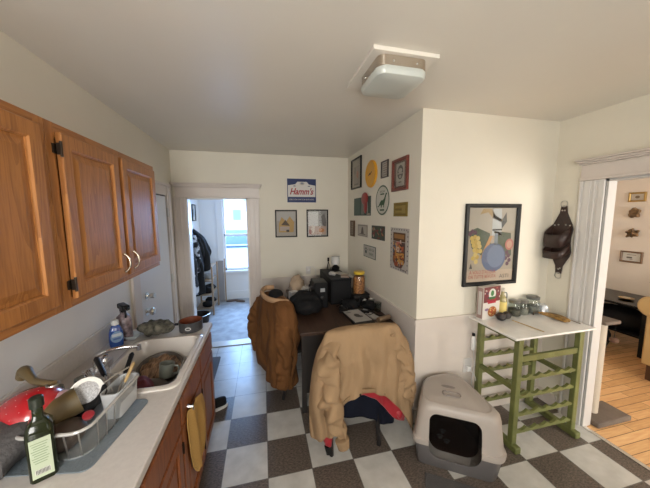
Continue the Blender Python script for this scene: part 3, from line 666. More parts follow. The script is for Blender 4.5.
for z in (.72, .57, .43, .285, .145):
    for y in (y0, y1):
        n = 60; L0, L1 = x0 + .0225 - ox, x1 - .0225 - ox; prof = []
        top = [(L0 + (L1 - L0) * i / n, z + (.02 if (z > .7 and y == y0) else .02 - .024 * max(0, math.sin(PI * ((i / n * 5.5) % 1))) ** .7)) for i in range(n + 1)]
        M = Matrix(((1, 0, 0, 0), (0, 0, 1, 0), (0, 1, 0, 0), (0, 0, 0, 1)))
        bm = new()
        loft(bm, [[(px, y - .010 - oy, z - .024), *[(a, y - .010 - oy, b) for a, b in top], (L1, y - .010 - oy, z - .024)], [(px2, y + .010 - oy, z - .024) for px2 in (L0,)] + [(a, y + .010 - oy, b) for a, b in top] + [(L1, y + .010 - oy, z - .024)]]) if False else None
        va = [bm.verts.new((a, y - .010 - oy, b)) for a, b in top]; vb = [bm.verts.new((a, y + .010 - oy, b)) for a, b in top]
        vc = [bm.verts.new((a, y - .010 - oy, z - .024)) for a, b in top]; vd = [bm.verts.new((a, y + .010 - oy, z - .024)) for a, b in top]
        for i in range(n):
            for p, q in ((va, vb), (vb, vd), (vd, vc), (vc, va)): bm.faces.new((p[i], p[i + 1], q[i + 1], q[i]))
        bm.faces.new((va[0], vb[0], vd[0], vc[0])); bm.faces.new((va[-1], vb[-1], vd[-1], vc[-1]))
        obj('scalloped_rail', bm, green, t, smooth=False)
slab = obj('stone_slab', B(1.718, 2.495, 1.415, 1.862, .886, .902), mat('pale_stone', (.78, .77, .75), .22, var=.15, vscale=6, coat=.3), bev=.004); props(slab, 'pale stone slab lying on the green wine rack', 'slab')
ZT = .9025
# cereal box
t = thing('cereal_box', 'red and white organic cereal box standing against the wall on the slab', 'cereal box', (1.855, 1.80, ZT), (0, 0, R(10)))
obj('carton', B(-.105, .105, -.028, .028, 0, .275), mat('carton', (.60, .57, .53), .45), t, smooth=False, bev=.001)
a = Art(); a.rect(0, .21, .205, .13, (.16, .05, .05), 1); 
for i in range(40): a.ell(rr_.uniform(-.095, .095), rr_.uniform(.16, .265), .008, .008, rr_.choice([(.5, .42, .38), (.22, .03, .05), (.08, .05, .09), (.35, .1, .08)]), 2, n=8)
a.ell(0, .215, .045, .045, (.62, .62, .58), 3); a.poly([(-.045, .19), (.045, .19), (.03, .165), (-.03, .165)], (.05, .14, .05), 4); a.ell(0, .22, .02, .025, (.06, .18, .06), 4)
a.text('ORGANIC', 0, .158, .02, (.4, .03, .05), 5, w=.13, bold=.001); a.rect(0, .14, .10, .016, (.40, .03, .05), 3)
a.ell(.01, .06, .055, .045, (.35, .12, .04), 3); 
for i in range(30): a.ell(rr_.uniform(-.03, .05), rr_.uniform(.03, .09), .009, .007, rr_.choice([(.50, .26, .08), (.30, .08, .03), (.42, .05, .05), (.60, .38, .15)]), 4 + i % 3, n=8)
a.ell(-.06, .085, .025, .012, (.25, .16, .25), 5); a.rect(.075, .02, .03, .02, (.1, .08, .08), 3)
a.build('print', t, (0, -.0285, 0), (R(90), 0, 0))
a = Art(); a.rect(0, .14, .05, .26, (.30, .20, .18), 1); a.rect(0, .14, .03, .2, (.5, .47, .44), 2); a.build('print', t, (-.1055, 0, 0), (R(90), 0, R(-90)))
# bottle with yellow label
t = thing('oil_bottle', 'small glass bottle with yellow label beside the cereal box', 'bottle', (2.0, 1.80, ZT))
obj('bottle_body', lathe(new(), [(.0, 0), (.032, .0), (.034, .01), (.034, .14), (.028, .165), (.013, .19), (.012, .22)], 24, cap=False), mat('amber_oil', (.32, .27, .10), .08, coat=1), t)
obj('label', lathe(new(), [(.0347, .03), (.0347, .13)], 24, cap=False), mat('yellow_label', (.66, .52, .16), .5), t)
obj('cap', lathe(new(), [(.014, .218), (.014, .243), (.006, .246)], 16), mat('pale_cap', (.55, .5, .42), .4), t)
M = Matrix.Translation((.04, 0, .155))
obj('handle', tube(new(), spline([(.012, 0, .205), (.04, 0, .2), (.045, 0, .16), (.034, 0, .13)], 5), .004, 8), mat('grey_handle', (.12, .13, .13), .3), t)
# avocados
avo = mat('avocado_skin', (.022, .016, .014), .45, bump=.6, bscale=160)
for (x, y, s, lb) in ((1.905, 1.715, 1.0, 'dark avocado in front of the cereal box, left one of the pair'), (1.985, 1.735, .92, 'dark avocado beside the yellow labelled bottle, right one of the pair')):
    o = obj('avocado', blob(new(), (0, 0, 0), .042 * s, .036 * s, .034 * s, 14, .12, 18), avo, loc=(x, y, ZT + .0335 * s), rot=(0, 0, .5 * s)); props(o, lb, 'avocado', 'avocados on the slab')
# three canning jars
for x, y, s, lb, content in ((2.115, 1.78, 1.0, 'glass storage jar with dark lid nearest the yellow labelled bottle', (.10, .09, .07)), (2.215, 1.79, .92, 'shorter glass jar between two larger jars on the slab', (.28, .26, .22)), (2.335, 1.80, 1.12, 'largest glass storage jar with grey lid nearest the banana', (.22, .21, .19))):
    t = thing('storage_jar', lb, 'jar', (x, y, ZT), group='glass jars on the slab'); h = .115 * s; r = .048 * s
    obj('glass_body', lathe(new(), [(r * .9, 0), (r, .008), (r, h * .8), (r * .85, h * .92), (r * .85, h)], 24, cap=False), glass('jar_glass', (.82, .86, .84)), t)
    obj('contents', lathe(new(), [(r * .88, .004), (r * .93, .01), (r * .93, h * .5), (r * .5, h * .56)], 20), mat('jar_contents_%d' % int(s * 100), content, .8, var=.5, vscale=90), t)
    obj('lid', lathe(new(), [(r * .9, h - .004), (r * .94, h + .0), (r * .94, h + .018), (r * .8, h + .024), (r * .3, h + .025)], 28), mat('zinc_lid', (.20, .20, .19), .35, .7), t)
# bananas
t = thing('banana_bunch', 'overripe brown banana pair on the slab corner', 'bananas', (2.33, 1.63, ZT))
ban = mat('overripe_banana', (.36, .20, .05), .5, col2=(.03, .015, .008), vscale=22, stretch=(1, 1, 1))
for k, dy in enumerate((0, .03)):
    pts = spline([(-.03 + dy * .2, .09 - dy * .3, .03), (-.01, .06, .03), (.02 + dy, .02, .024), (.035 + dy, -.03, .02), (.025 + dy, -.085, .02), (.02 + dy, -.10, .02)], 5)
    obj('banana', tube(new(), pts, lerpl([.006, .013, .018, .019, .016, .005], 0, len(pts)), 10), ban, t)
obj('stem', tube(new(), spline([(-.03, .09, .032), (-.06, .10, .03), (-.08, .09, .016)], 4), .006, 8), mat('banana_stem', (.05, .03, .015), .6), t)
# crumpled clear bag
bm = new(); blob(bm, (0, 0, .03), .05, .045, .035, 12); crumple(bm, .03, 45); o = obj('plastic_bag', bm, mat('cloudy_plastic', (.55, .57, .60), .15, coat=.6), loc=(2.42, 1.785, ZT + .008)); props(o, 'crumpled clear plastic bag behind the bananas', 'bag')
o = obj('wooden_skewer', tube(new(), [(1.99, 1.69, ZT + .0045), (2.02, 1.455, ZT + .0045)], .0038, 8), mat('bamboo', (.48, .34, .16), .5)); props(o, 'thin wooden skewer lying across the slab', 'skewer')
o = obj('twig', tube(new(), spline([(2.44, 1.70, ZT + .004), (2.46, 1.62, ZT + .004), (2.45, 1.50, ZT + .004)], 4), .003, 6), mat('dark_twig', (.12, .08, .05), .6)); props(o, 'thin brown twig lying by the slab edge next to the doorway', 'twig')

# ------------------------------------------------------------------ litter box
hood_m = mat('taupe_plastic', (.38, .335, .30), .42, var=.05, vscale=6); base_m = mat('grey_plastic', (.115, .108, .108), .42)
t = thing('litter_box', 'hooded corner litter box, beige hood over grey tray, by the wall', 'litter box', (1.3, 1.55, 0))
def plan(k=0.0, sh=(0, 0), r=.05):
    P = [(1.00, 1.53), (1.455, 1.235), (1.545, 1.28), (1.60, 1.74), (1.50, 1.825), (1.24, 1.825)]
    c = Vector((1.33, 1.55)); out = []
    P = [c + (Vector(p) - c) * (1 - k) + Vector(sh) for p in P]
    n = len(P)
    for i in range(n):
        a, b, d = P[i - 1], P[i], P[(i + 1) % n]
        rr = min(r, (a - b).length * .45, (d - b).length * .45)
        p0 = b + (a - b).normalized() * rr; p2 = b + (d - b).normalized() * rr
        for j in range(6): u = j / 5; q = p0 * (1 - u) ** 2 + b * 2 * u * (1 - u) + p2 * u * u; out.append((q.x - 1.3, q.y - 1.55))
    return out
def lv(z, k, sh=(0, 0), r=.05): return [(x, y, z) for x, y in plan(k, sh, r)]
def thick(bm_, name, m, th):
    o = obj(name, bm_, m, t, smooth=True); md = o.modifiers.new('s', 'SOLIDIFY'); md.thickness = th; md.offset = -1; bpy.context.view_layer.update(); bake(o); return o
bm = loft(new(), [lv(.0, .12), lv(.006, .10), lv(.15, .03), lv(.185, .02)], cap=False)
vs = [v for v in bm.verts if v.co.z == 0]; vs.sort(key=lambda v: math.atan2(v.co.y, v.co.x)); bm.faces.new(vs)
basep = thick(bm, 'tray', base_m, .004)
bm = loft(new(), [lv(.168, -.02), lv(.19, -.03), lv(.205, -.015), lv(.21, .02), lv(.39, .075, (.015, .02), .08), lv(.425, .10, (.015, .022), .09), lv(.445, .16, (.012, .025), .10), lv(.452, .22, (.01, .03), .10), lv(.447, .25, (.01, .03), .10), lv(.447, .265, (.01, .03), .10), lv(.46, .40, (.012, .032), .09)], cap=False)
vs = [v for v in bm.verts if abs(v.co.z - .46) < 1e-5]; c0 = sum((v.co for v in vs), Vector()) / len(vs); vs.sort(key=lambda v: math.atan2(v.co.y - c0.y, v.co.x - c0.x)); bm.faces.new(vs)
hood = thick(bm, 'hood', hood_m, .004)
# opening, cut along the front face direction
fd = Vector((.455, -.295, 0)).normalized(); nrm = Vector((fd.y, -fd.x, 0)); nrm = nrm if nrm.y < 0 else -nrm
mid = Vector((1.225 - 1.3, 1.385 - 1.55, 0))
def fm(k): # local (u along the face, v up, w outwards)
    M = Matrix.Identity(4)
    for i in range(3): M[i][0] = fd[i]; M[i][1] = (0, 0, 1)[i]; M[i][2] = nrm[i]; M[i][3] = (mid + Vector((0, 0, 0)))[i]
    return M
open_pts = []
for sx, cy_, a0 in ((1, .335, 0), (-1, .335, 90), (-1, .165, 180), (1, .165, 270)):
    rr = .055 if cy_ > .3 else .085
    for i in range(7):
        a = R(a0 + 15 * i); open_pts.append((sx * (.163 - rr) + rr * math.cos(a), cy_ + rr * math.sin(a) * (1 if cy_ > .3 else 1)))
cut(hood, prism(new(), open_pts, -.17, .2, fm(0))); cut(basep, prism(new(), open_pts, -.17, .2, fm(0)))
for o in (hood, basep): o.data.shade_smooth(); o.data.set_sharp_from_angle(angle=R(40))
bm = new(); M = fm(0)
prism(bm, [(x * .97, .25 + (y - .25) * .97) for x, y in open_pts], -.082, -.078, M)
obj('door_flap', bm, glass('smoky_flap', (.40, .33, .30), .25), t, smooth=False)
bm = new()
for px_, py_ in ((-.085, .19), (-.04, .165), (-.07, .235)):
    for dx, dy, r in ((0, 0, .013), (-.016, .014, .006), (-.006, .021, .006), (.006, .021, .006), (.016, .014, .006)):
        prism(bm, [(px_ + dx + r * math.cos(i * .785), py_ + dy + r * math.sin(i * .785)) for i in range(8)], -.077, -.0765, M)
obj('paw_print', bm, black_m, t, smooth=False)
# recessed handle, vent and litter
bm = new(); T = Matrix.Translation((.0, .03, .4505))
pts = [(x, y, .0) for x, y in rrect(.12, .05, .022, 4)]
M2 = Matrix.Translation((.02, .0, .463)) @ Matrix.Rotation(math.atan2(fd.y, fd.x), 4, 'Z')
tube(bm, [M2 @ Vector(p) for p in pts + [pts[0]]], .005, 8, cap=False); obj('handle', bm, mat('taupe_dark', (.20, .17, .155), .4), t)
bm = new(); M3 = Matrix.Translation((.055, .08, .4605)) @ Matrix.Rotation(math.atan2(fd.y, fd.x), 4, 'Z'); prism(bm, [(.05 * math.cos(i * PI / 10), .016 * math.sin(i * PI / 10)) for i in range(20)], 0, .002, M3); obj('vent', bm, MATS['taupe_dark'], t, label='dark oval vent')
bm = new(); loft(bm, [lv(.01, .13), lv(.05, .11)]); obj('litter', bm, mat('grey_litter', (.30, .28, .26), .9, bump=.8, bscale=150), t, smooth=False)
# mat in front
o = obj('litter_mat', box(new(), 0, .42, -.62, 0, 0, .008), mat('charcoal_mat', (.075, .072, .072), .7, bump=.5, bscale=120), smooth=False, loc=(1.045, 1.44, .0005), rot=(0, 0, R(-33)))
props(o, 'dark grey mat on the floor in front of the litter box', 'mat')

# ------------------------------------------------------------------ desk
dwood = wood('dark_desk_wood', (.060, .029, .017), (.028, .014, .009), 'Y', .5, 6, 0)
t = thing('desk', 'dark brown wooden desk covered in clutter against the picture wall', 'desk', (.755, 2.87, 0))
obj('desk_top', B(-.465, .448, -.695, .72, .73, .76), dwood, t, smooth=False, bev=.004)
dark = mat('desk_black', (.02, .016, .014), .45)
obj('back_panel', B(-.414, .40, .66, .69, .2, .73), dark, t, smooth=False)
for y in (-.66, .68): obj('leg', B(-.45, -.41, y - .02, y + .02, 0, .73), dark, t, smooth=False)
obj('side_apron', B(-.44, -.42, -.64, .66, .64, .729), dark, t, smooth=False)
obj('pedestal', B(.10, .43, -.60, .65, .06, .729), dark, t, smooth=False)
obj('front_panel', B(-.409, .099, -.585, -.575, .12, .62), dark, t, smooth=False)
obj('apron', B(-.414, .099, -.61, -.59, .62, .729), dark, t, smooth=False)
for z in (.10, .31, .52):
    d = obj('drawer', B(.11, .42, -.62, -.60, z, z + .19), dark, t, smooth=False, bev=.004)
    obj('drawer_knob', B(.24, .29, -.635, -.62, z + .09, z + .10), steel, d, smooth=False)
DZt = .7605
# machines on the desk
t = thing('desktop_speaker', 'narrow black machine with pale label beside the big black box', 'machine', (.615, 2.84, DZt))
obj('case', B(-.085, .065, -.10, .16, 0, .285), blackp, t, smooth=False, bev=.012)
obj('label_plate', B(-.02, .03, -.103, -.1, .185, .225), mat('grey_label', (.32, .33, .34), .4), t, smooth=False)
obj('dial', lathe(new(), [(.02, 0), (.02, .01), (.012, .014)], 16, M=Matrix.Translation((.0, -.1, .12)) @ Matrix.Rotation(R(90), 4, 'X')), dark, t)
obj('carry_handle', tube(new(), spline([(-.085, 0, .23), (-.115, 0, .22), (-.12, 0, .17), (-.085, 0, .14)], 5), .008, 8), dark, t)
t = thing('computer_box', 'large black box on the desk carrying the little lamp', 'box', (.865, 3.12, DZt))
obj('case', B(-.13, .115, -.30, .29, 0, .29), mat('satin_black', (.007, .007, .008), .55, spec=.12), t, smooth=False, bev=.008)
obj('front_panel', B(-.11, .10, -.304, -.30, .02, .27), blackp, t, smooth=False, bev=.002)
obj('lid', B(-.132, .117, -.302, .292, .29, .298), mat('grey_black_lid', (.018, .018, .02), .55, spec=.15), t, smooth=False, bev=.003)
BZ = DZt + .2985
t = thing('table_lamp', 'small lamp with white cylinder shade and black base on the box', 'lamp', (.93, 3.33, BZ))
obj('base', lathe(new(), [(.05, 0), (.055, .03), (.03, .055), (.015, .07), (.015, .10)], 20), blackp, t)
obj('lamp_shade', lathe(new(), [(.055, .075), (.055, .175), (.052, .175), (.052, .075)], 24, cap=False), mat('white_shade', (.62, .61, .58), .6), t)
t = thing('mini_tripod', 'tiny black tripod standing on the black box beside the lamp', 'tripod', (.84, 3.36, BZ))
for k in range(3):
    a_ = 2 * PI * k / 3; obj('leg', tube(new(), [(0, 0, .11), (.03 * math.cos(a_), .03 * math.sin(a_), .004)], .004, 6), blackp, t)
obj('head', B(-.012, .012, -.01, .01, .11, .16), blackp, t, bev=.003)
def paper(name, lb, cat, x, y, z, w, h, t_, c, rz, group=None, art=None):
    o = thing(name, lb, cat, (x, y, z), (0, 0, R(rz)), group)
    obj('pages', B(-w / 2, w / 2, -h / 2, h / 2, 0, t_), c if not isinstance(c, tuple) else flat(c, .5), o, smooth=False)
    if art: art.build('cover_print', o, (0, 0, t_))
    return o
paper('envelope', 'white envelope on the black box in front of the lamp', 'envelope', .93, 3.09, BZ, .12, .18, .004, (.42, .39, .36), 25)
paper('envelope', 'beige folded paper on the black box against the pretzel jar', 'envelope', .93, 2.93, BZ, .09, .13, .012, (.35, .27, .22), -15)
o = obj('crumpled_wrapper', crumple(blob(new(), (0, 0, 0), .045, .035, .022, 10), .02, 40), mat('white_wrapper', (.5, .48, .46), .4), loc=(.81, 3.02, BZ + .021)); props(o, 'crumpled white wrapper on the left edge of the black box', 'wrapper')
# jar of pretzels
o = thing('file_box', 'low black box underneath the yellow capped snack jar', 'box', (1.09, 2.93, DZt)); obj('case', B(-.09, .1, -.14, .14, 0, .095), dark, o, smooth=False, bev=.006); obj('lid', B(-.093, .103, -.143, .143, .095, .105), blackp, o, smooth=False, bev=.002)
t = thing('snack_jar', 'tall clear jar full of brown pretzels with yellow lid', 'jar', (1.085, 2.86, DZt + .1055))
obj('contents', lathe(new(), [(.01, .004), (.066, .006), (.068, .08), (.068, .16), (.06, .205), (.02, .21)], 24), mat('pretzels', (.46, .22, .07), .5, col2=(.09, .022, .007), vscale=62, bump=.9, bscale=45), t)['kind'] = 'stuff'
obj('jar_body', lathe(new(), [(.068, 0), (.072, .01), (.072, .20), (.06, .228), (.058, .235)], 28, cap=False), gls, t)
obj('lid', lathe(new(), [(.063, .228), (.065, .232), (.065, .256), (.055, .260)], 28), mat('yellow_lid', (.62, .42, .04), .35), t)
# paper pile
a = Art(); a.rect(0, 0, .17, .245, (.42, .41, .40), 1); a.ell(.0, -.01, .03, .045, (.05, .05, .05), 2); a.ell(.02, -.04, .03, .02, (.06, .06, .06), 3); a.rect(-.05, .09, .05, .03, (.2, .2, .2), 2)
paper('notebook', 'black covered notebook under the white magazine on the desk', 'notebook', .895, 2.375, DZt, .20, .33, .018, (.022, .022, .024), 3)
paper('magazine', 'white magazine with dark drawing lying on the black notebook', 'magazine', .89, 2.40, DZt + .0185, .175, .30, .006, (.45, .44, .43), 6, art=a)
paper('paper_pad', 'small white pad beside the magazine on the desk', 'pad', 1.055, 2.41, DZt, .075, .20, .01, (.42, .41, .40), 8)
o = obj('paper_roll', tube(new(), [(1.045, 2.235, .786), (1.185, 2.285, .786)], .024, 16), mat('kraft_paper', (.28, .19, .12), .6)); props(o, 'brown paper roll on the desk corner by the wall', 'paper roll')
t = thing('pill_bottle', 'tiny white capped bottle standing on bare desk wood', 'bottle', (.80, 2.84, DZt)); obj('body', lathe(new(), [(.017, 0), (.017, .045), (.012, .052)], 16), mat('grey_body', (.12, .13, .13), .3), t); obj('cap', lathe(new(), [(.019, .05), (.019, .072)], 16), white_m, t)
# black camera, cables, glass
def soft(name, lb, cat, loc, rx, ry, rz, m, amp=.02, sc=25, group=None, rot=0, seed=0):
    bm = blob(new(), (0, 0, 0), rx, ry, rz, 16); crumple(bm, amp, sc, seed)
    zmin = min(v.co.z for v in bm.verts)
    for v in bm.verts: v.co.z = max(v.co.z, zmin * .8) - zmin * .8
    o = obj(name, bm, m, loc=loc, rot=(0, 0, rot)); return props(o, lb, cat, group)
fab = mat('black_fabric', (.010, .010, .011), .8, spec=.2, bump=.3, bscale=80)
soft('camera_bag', 'soft black pouch among the clutter in front of the snack jar', 'bag', (.92, 2.66, DZt), .10, .075, .055, fab, .02, 30)
soft('pouch', 'black crumpled pouch against the picture wall on the desk', 'pouch', (1.10, 2.60, DZt), .07, .09, .05, fab, .02, 35, seed=3)
t = thing('camera', 'small black camera with silver lens on the desk by the wall', 'camera', (1.12, 2.76, DZt), (0, 0, R(-20))); obj('camera_body', B(-.06, .06, -.02, .02, 0, .08), blackp, t, bev=.006); obj('lens', lathe(new(), [(.028, 0), (.028, .03), (.022, .032), (.018, .025)], 20, M=Matrix.Translation((0, -.02, .04)) @ Matrix.Rotation(R(90), 4, 'X')), steel, t)
t = thing('drinking_glass', 'clear tumbler on the desk against the picture wall', 'glass', (1.165, 2.50, DZt)); obj('tumbler', lathe(new(), [(.03, .003), (.036, .10), (.034, .10), (.028, .006)], 24), glass('tumbler_glass', (.75, .78, .78)), t)
for k, (lb, pts) in enumerate((('black cable coiled beside the white capped bottle on the desk', [(.78, 2.74, .766), (.84, 2.78, .775), (.88, 2.72, .768), (.82, 2.62, .768), (.78, 2.66, .768), (.83, 2.74, .78), (.90, 2.80, .768)]),
                               ('black cable trailing along the wall side of the desk', [(1.02, 2.78, .768), (1.0, 2.68, .77), (1.05, 2.52, .768), (1.13, 2.38, .768), (1.19, 2.36, .768)]))):
    o = obj('cable', tube(new(), spline(pts, 6), .005, 6), blackp); props(o, lb, 'cable')
t = thing('headphones', 'black headphones lying on the desk in front of the big black box', 'headphones', (.93, 2.745, DZt))
obj('headband', tube(new(), [(.075 * math.cos(R(a_)), .05 + .085 * math.sin(R(a_)), .02 + .03 * math.sin(R(a_))) for a_ in range(0, 181, 15)], .007, 8), blackp, t)
for k in (-1, 1): obj('ear_cup', blob(new(), (k * .075, .04, .033), .022, .038, .033, 10), blackp, t)
for k, (x, y, rz, lb) in enumerate(((1.13, 2.68, 20, 'black charger brick against the wall between the small camera and the pouch'), (1.02, 2.50, -30, 'black charger brick behind the small white pad'), (.84, 2.68, 50, 'black charger brick left of the soft black pouch'))):
    t = thing('charger_brick', lb, 'charger', (x, y, DZt), (0, 0, R(rz))); obj('body', B(-.045, .045, -.03, .03, 0, .035), blackp, t, bev=.006); obj('label', B(-.025, .025, -.018, .018, .035, .0355), mat('grey_label', (.32, .33, .34), .4), t, smooth=False)
    obj('cord', tube(new(), spline([(.045, 0, .015), (.08, .02, .02), (.10, -.03, .03), (.06, -.07, .012), (.02, -.05, .006)], 5), .004, 6), blackp, t)
o = obj('cable_coil', tube(new(), [((.045 + .004 * math.sin(i)) * math.cos(i * .5), (.04 + .004 * math.cos(i * 1.3)) * math.sin(i * .5), .008 + .0012 * i) for i in range(40)], .004, 6), blackp, loc=(.80, 2.55, DZt)); props(o, 'black coiled cable at the left of the magazine on bare wood', 'cable coil')
t = thing('camera_lens', 'short black lens with silver ring standing by the snack jar', 'lens', (1.0, 2.735, DZt)); obj('barrel', lathe(new(), [(.033, 0), (.036, .01), (.036, .06), (.03, .07)], 22), blackp, t); obj('ring', lathe(new(), [(.0365, .04), (.0365, .048)], 22), steel, t)
t = thing('sunglasses', 'black sunglasses folded on the desk beside the white capped bottle', 'glasses', (.90, 2.80, DZt))
for k in (-1, 1):
    bm = new(); prism(bm, [(k * .034 + .027 * math.cos(i * PI / 8), .02 * math.sin(i * PI / 8)) for i in range(16)], 0, .006, Matrix.Translation((0, 0, .022)) @ Matrix.Rotation(R(80), 4, 'X')); obj('lens', bm, blackp, t)
    obj('temple_arm', tube(new(), [(k * .06, 0, .03), (k * .06, .05, .02), (-k * .01, .09, .006)], .003, 6), blackp, t)
obj('bridge', tube(new(), [(-.012, 0, .03), (.012, 0, .03)], .003, 6), blackp, t)
t = thing('metal_tin', 'round silver tin lid up among the black clutter at the wall', 'tin', (1.14, 2.92 - .30, DZt + .085)); obj('tin_body', lathe(new(), [(.03, 0), (.032, .004), (.032, .018), (.028, .021)], 24), steel, t); obj('tin_label', lathe(new(), [(.001, .0215), (.022, .0215)], 20, cap=False), white_m, t)
t = thing('black_wallet', 'black wallet lying on the desk in front of the pouch', 'wallet', (1.0, 2.60, DZt), (0, 0, R(20))); obj('leather', B(-.055, .055, -.04, .04, 0, .02), dark, t, bev=.006); obj('clasp', B(.04, .05, -.008, .008, .02, .023), steel, t)
t = thing('keyring', 'small bunch of steel keys on the black notebook edge', 'keys', (.83, 2.56, DZt)); obj('ring', tube(new(), [(.015 * math.cos(i * PI / 8), .015 * math.sin(i * PI / 8), .003) for i in range(17)], .0015, 6, cap=False), steel, t)
for k in range(3): obj('key', box(new(), 0, .045, -.004, .004, .001, .003, M=Matrix.Rotation(R(50 * k - 60), 4, 'Z')), steel, t)
t = thing('paper_cup', 'white small cup on the black bag side behind the sunglasses', 'cup', (.68, 2.62 + .02, DZt)) if False else None
for k, (x, y, w_, h_, a_) in enumerate(((.335, 3.02, .05, .02, 20), (.56, 3.10, .06, .015, -30))):
    t = thing('small_box', ['white flat carton on the desk left of the tissues', 'white flat carton on the desk right of the tissues'][k], 'carton', (x, y, DZt if k == 0 else DZt), (0, 0, R(a_))); obj('carton', B(-w_, w_, -.04, .04, 0, .13 if k == 0 else .11), mat('off_white_card', (.40, .38, .36), .6), t, smooth=False, bev=.002); obj('flap', B(-w_ * .9, w_ * .9, -.035, .035, .13 if k == 0 else .11, .134 if k == 0 else .114), white_m, t, smooth=False)
soft('cap', 'small grey knitted bundle behind the white pad on the desk', 'cloth bundle', (1.09, 2.31 + .2, DZt + .0), .035, .04, .03, mat('dark_grey_knit', (.05, .05, .055), .9), .01, 40) if False else None
# bags and clutter at the left of the desk
soft('black_bag', 'large soft black bag on the left side of the desk', 'bag', (.43, 2.72, DZt), .175, .25, .105, fab, .03, 12, seed=2)
soft('beige_cloth', 'crumpled beige cloth behind the brown jacket on the desk edge', 'cloth', (.385, 3.15, DZt), .09, .10, .16, mat('beige_cloth', (.36, .27, .19), .9, bump=.3), .04, 16, seed=5)
t = thing('small_bottle', 'small brown glass bottle standing behind the black bag', 'bottle', (.49, 3.32, DZt)); obj('body', lathe(new(), [(.032, 0), (.034, .08), (.015, .12), (.013, .16)], 20), mat('brown_glass', (.10, .035, .012), .1, coat=1), t); obj('cap', lathe(new(), [(.016, .155), (.016, .18)], 14), blackp, t)
t = thing('spray_bottle', 'dark little bottle with white label on the desk near the back wall', 'bottle', (.60, 3.38, DZt)); obj('body', lathe(new(), [(.03, 0), (.03, .09), (.012, .12), (.012, .15)], 18), blackp, t); obj('label', lathe(new(), [(.0307, .02), (.0307, .07)], 18, cap=False), white_m, t)
o = obj('tissue_pile', crumple(blob(new(), (0, 0, .03), .075, .05, .03, 12), .025, 40), mat('white_tissue', (.5, .48, .46), .8), loc=(.47, 3.12, DZt + .10), rot=(0, 0, .3)); props(o, 'crumpled white tissues piled behind the black bag', 'tissues')
soft('black_case', 'dark fabric case under the white tissues behind the black bag', 'case', (.50, 3.13, DZt), .10, .08, .055, fab, .01, 20, seed=8)
t = thing('charger_plug', 'pale plug and cable at the wall above the desk', 'plug', (.62, BY - .007, 1.0), BACK); obj('plate', B(-.035, .035, -.055, .055, 0, .006), MATS['socket_plate'], t, bev=.003); obj('plug', B(-.018, .018, -.01, .03, .006, .04), white_m, t, bev=.004)
o = obj('thin_cable', tube(new(), spline([(.62, BY - .05, 1.01), (.66, BY - .06, 1.06), (.72, BY - .05, 1.0), (.70, BY - .08, .86), (.66, BY - .1, .77)], 5), .003, 6), MATS['white_cord']); props(o, 'thin white cable hanging from the plug behind the desk clutter', 'cable')

# ------------------------------------------------------------------ chairs and the clothes on them
chm = mat('black_chair_wood', (.014, .012, .012), .4)
def chair(lb, loc, rz, bw=.20, top=.94):
    t = thing('dining_chair', lb, 'chair', loc, (0, 0, rz))
    obj('seat', B(-.21, .21, -.02, .40, .43, .465), chm, t, smooth=False, bev=.012)
    for s in (-1, 1):
        obj('leg', tube(new(), [(s * (bw - .01), -.07, 0), (s * (bw - .01), -.02, .25), (s * (bw - .01), 0.0, .44)], [.016, .019, .021], 4), chm, t)
        obj('leg', tube(new(), [(s * .18, .37, 0), (s * .18, .37, .43)], [.015, .02], 4), chm, t)
        obj('back_post', tube(new(), [(s * (bw - .01), -.0, .44), (s * (bw - .01), -.03, top)], [.02, .016], 4), chm, t)
    obj('top_rail', B(-bw, bw, -.045, -.018, top - .07, top), chm, t, smooth=False, bev=.006)
    obj('cross_rail', B(-bw + .02, bw - .02, -.02, .0, .62, .66), chm, t, smooth=False, bev=.004)
    return t
chair('black wooden chair under the tan jacket at the near end of the desk', (.64, 1.79, 0), 0, .20, .91)
chair('black wooden chair under the brown jacket at the left side of the desk', (.155, 2.62, 0), R(-72), .20, .93)
tan = mat('tan_canvas', (.31, .205, .115), .85, var=.1, vscale=7, bump=.6, bscale=8, bdist=.02, spec=.2, stretch=(1.6, 1, .8))
def drape(cx, cy, prof, hem, n=120, m=44, folds=(), rot=0.0):
    """open bottomed cloth shell. prof(t)->(xl,xr,yf,yb) at t in 0..1 from the top; hem(x,front)->z"""
    bm = new(); rings = []
    for j in range(m):
        t_ = j / (m - 1); ring = []
        for i in range(n):
            a = 2 * PI * i / n
            xl, xr, yf, yb, ztop = prof(t_)
            c, s = math.cos(a), math.sin(a)
            e = .75
            px = math.copysign(abs(c) ** e, c); py = math.copysign(abs(s) ** e, s)
            x = (xl + xr) / 2 + (xr - xl) / 2 * px
            y = (yb if py > 0 else -yf) * abs(py)
            zh = hem(x, s < 0)
            z = ztop + (zh - ztop) * t_
            k = min(1, t_ * 2.2)
            for (fa, ff, fp) in folds:
                ph = ff * x * .5 + fp + (3.2 if fp < .9 else -2.4) * z + 1.2 * noise.noise(Vector((x * 3, z * 3, fp)))
                y += k * fa * 1.7 * (abs(math.sin(ph)) ** .8 * 2 - 1.1) * (-1 if s < 0 else 1); x += k * fa * .35 * math.cos(ff * x * .7 + fp)
            q = Vector((x, y, z)); q += Vector((.5, 1, 0)) * .03 * k * noise.noise(Vector((x * 9, y * 6, z * 4)))
            y2 = q.x * math.sin(rot) + q.y * math.cos(rot); x2 = q.x * math.cos(rot) - q.y * math.sin(rot)
            ring.append(Vector((cx + x2, cy + y2, z)))
        rings.append(ring)
    loft(bm, rings, cap=False)
    return bm
def interp(tab, t_):
    for (a, *va), (b, *vb) in zip(tab, tab[1:]):
        if t_ <= b: u = (t_ - a) / (b - a); u = u * u * (3 - 2 * u) if False else u; return [p + (q - p) * u for p, q in zip(va, vb)]
    return list(tab[-1][1:])
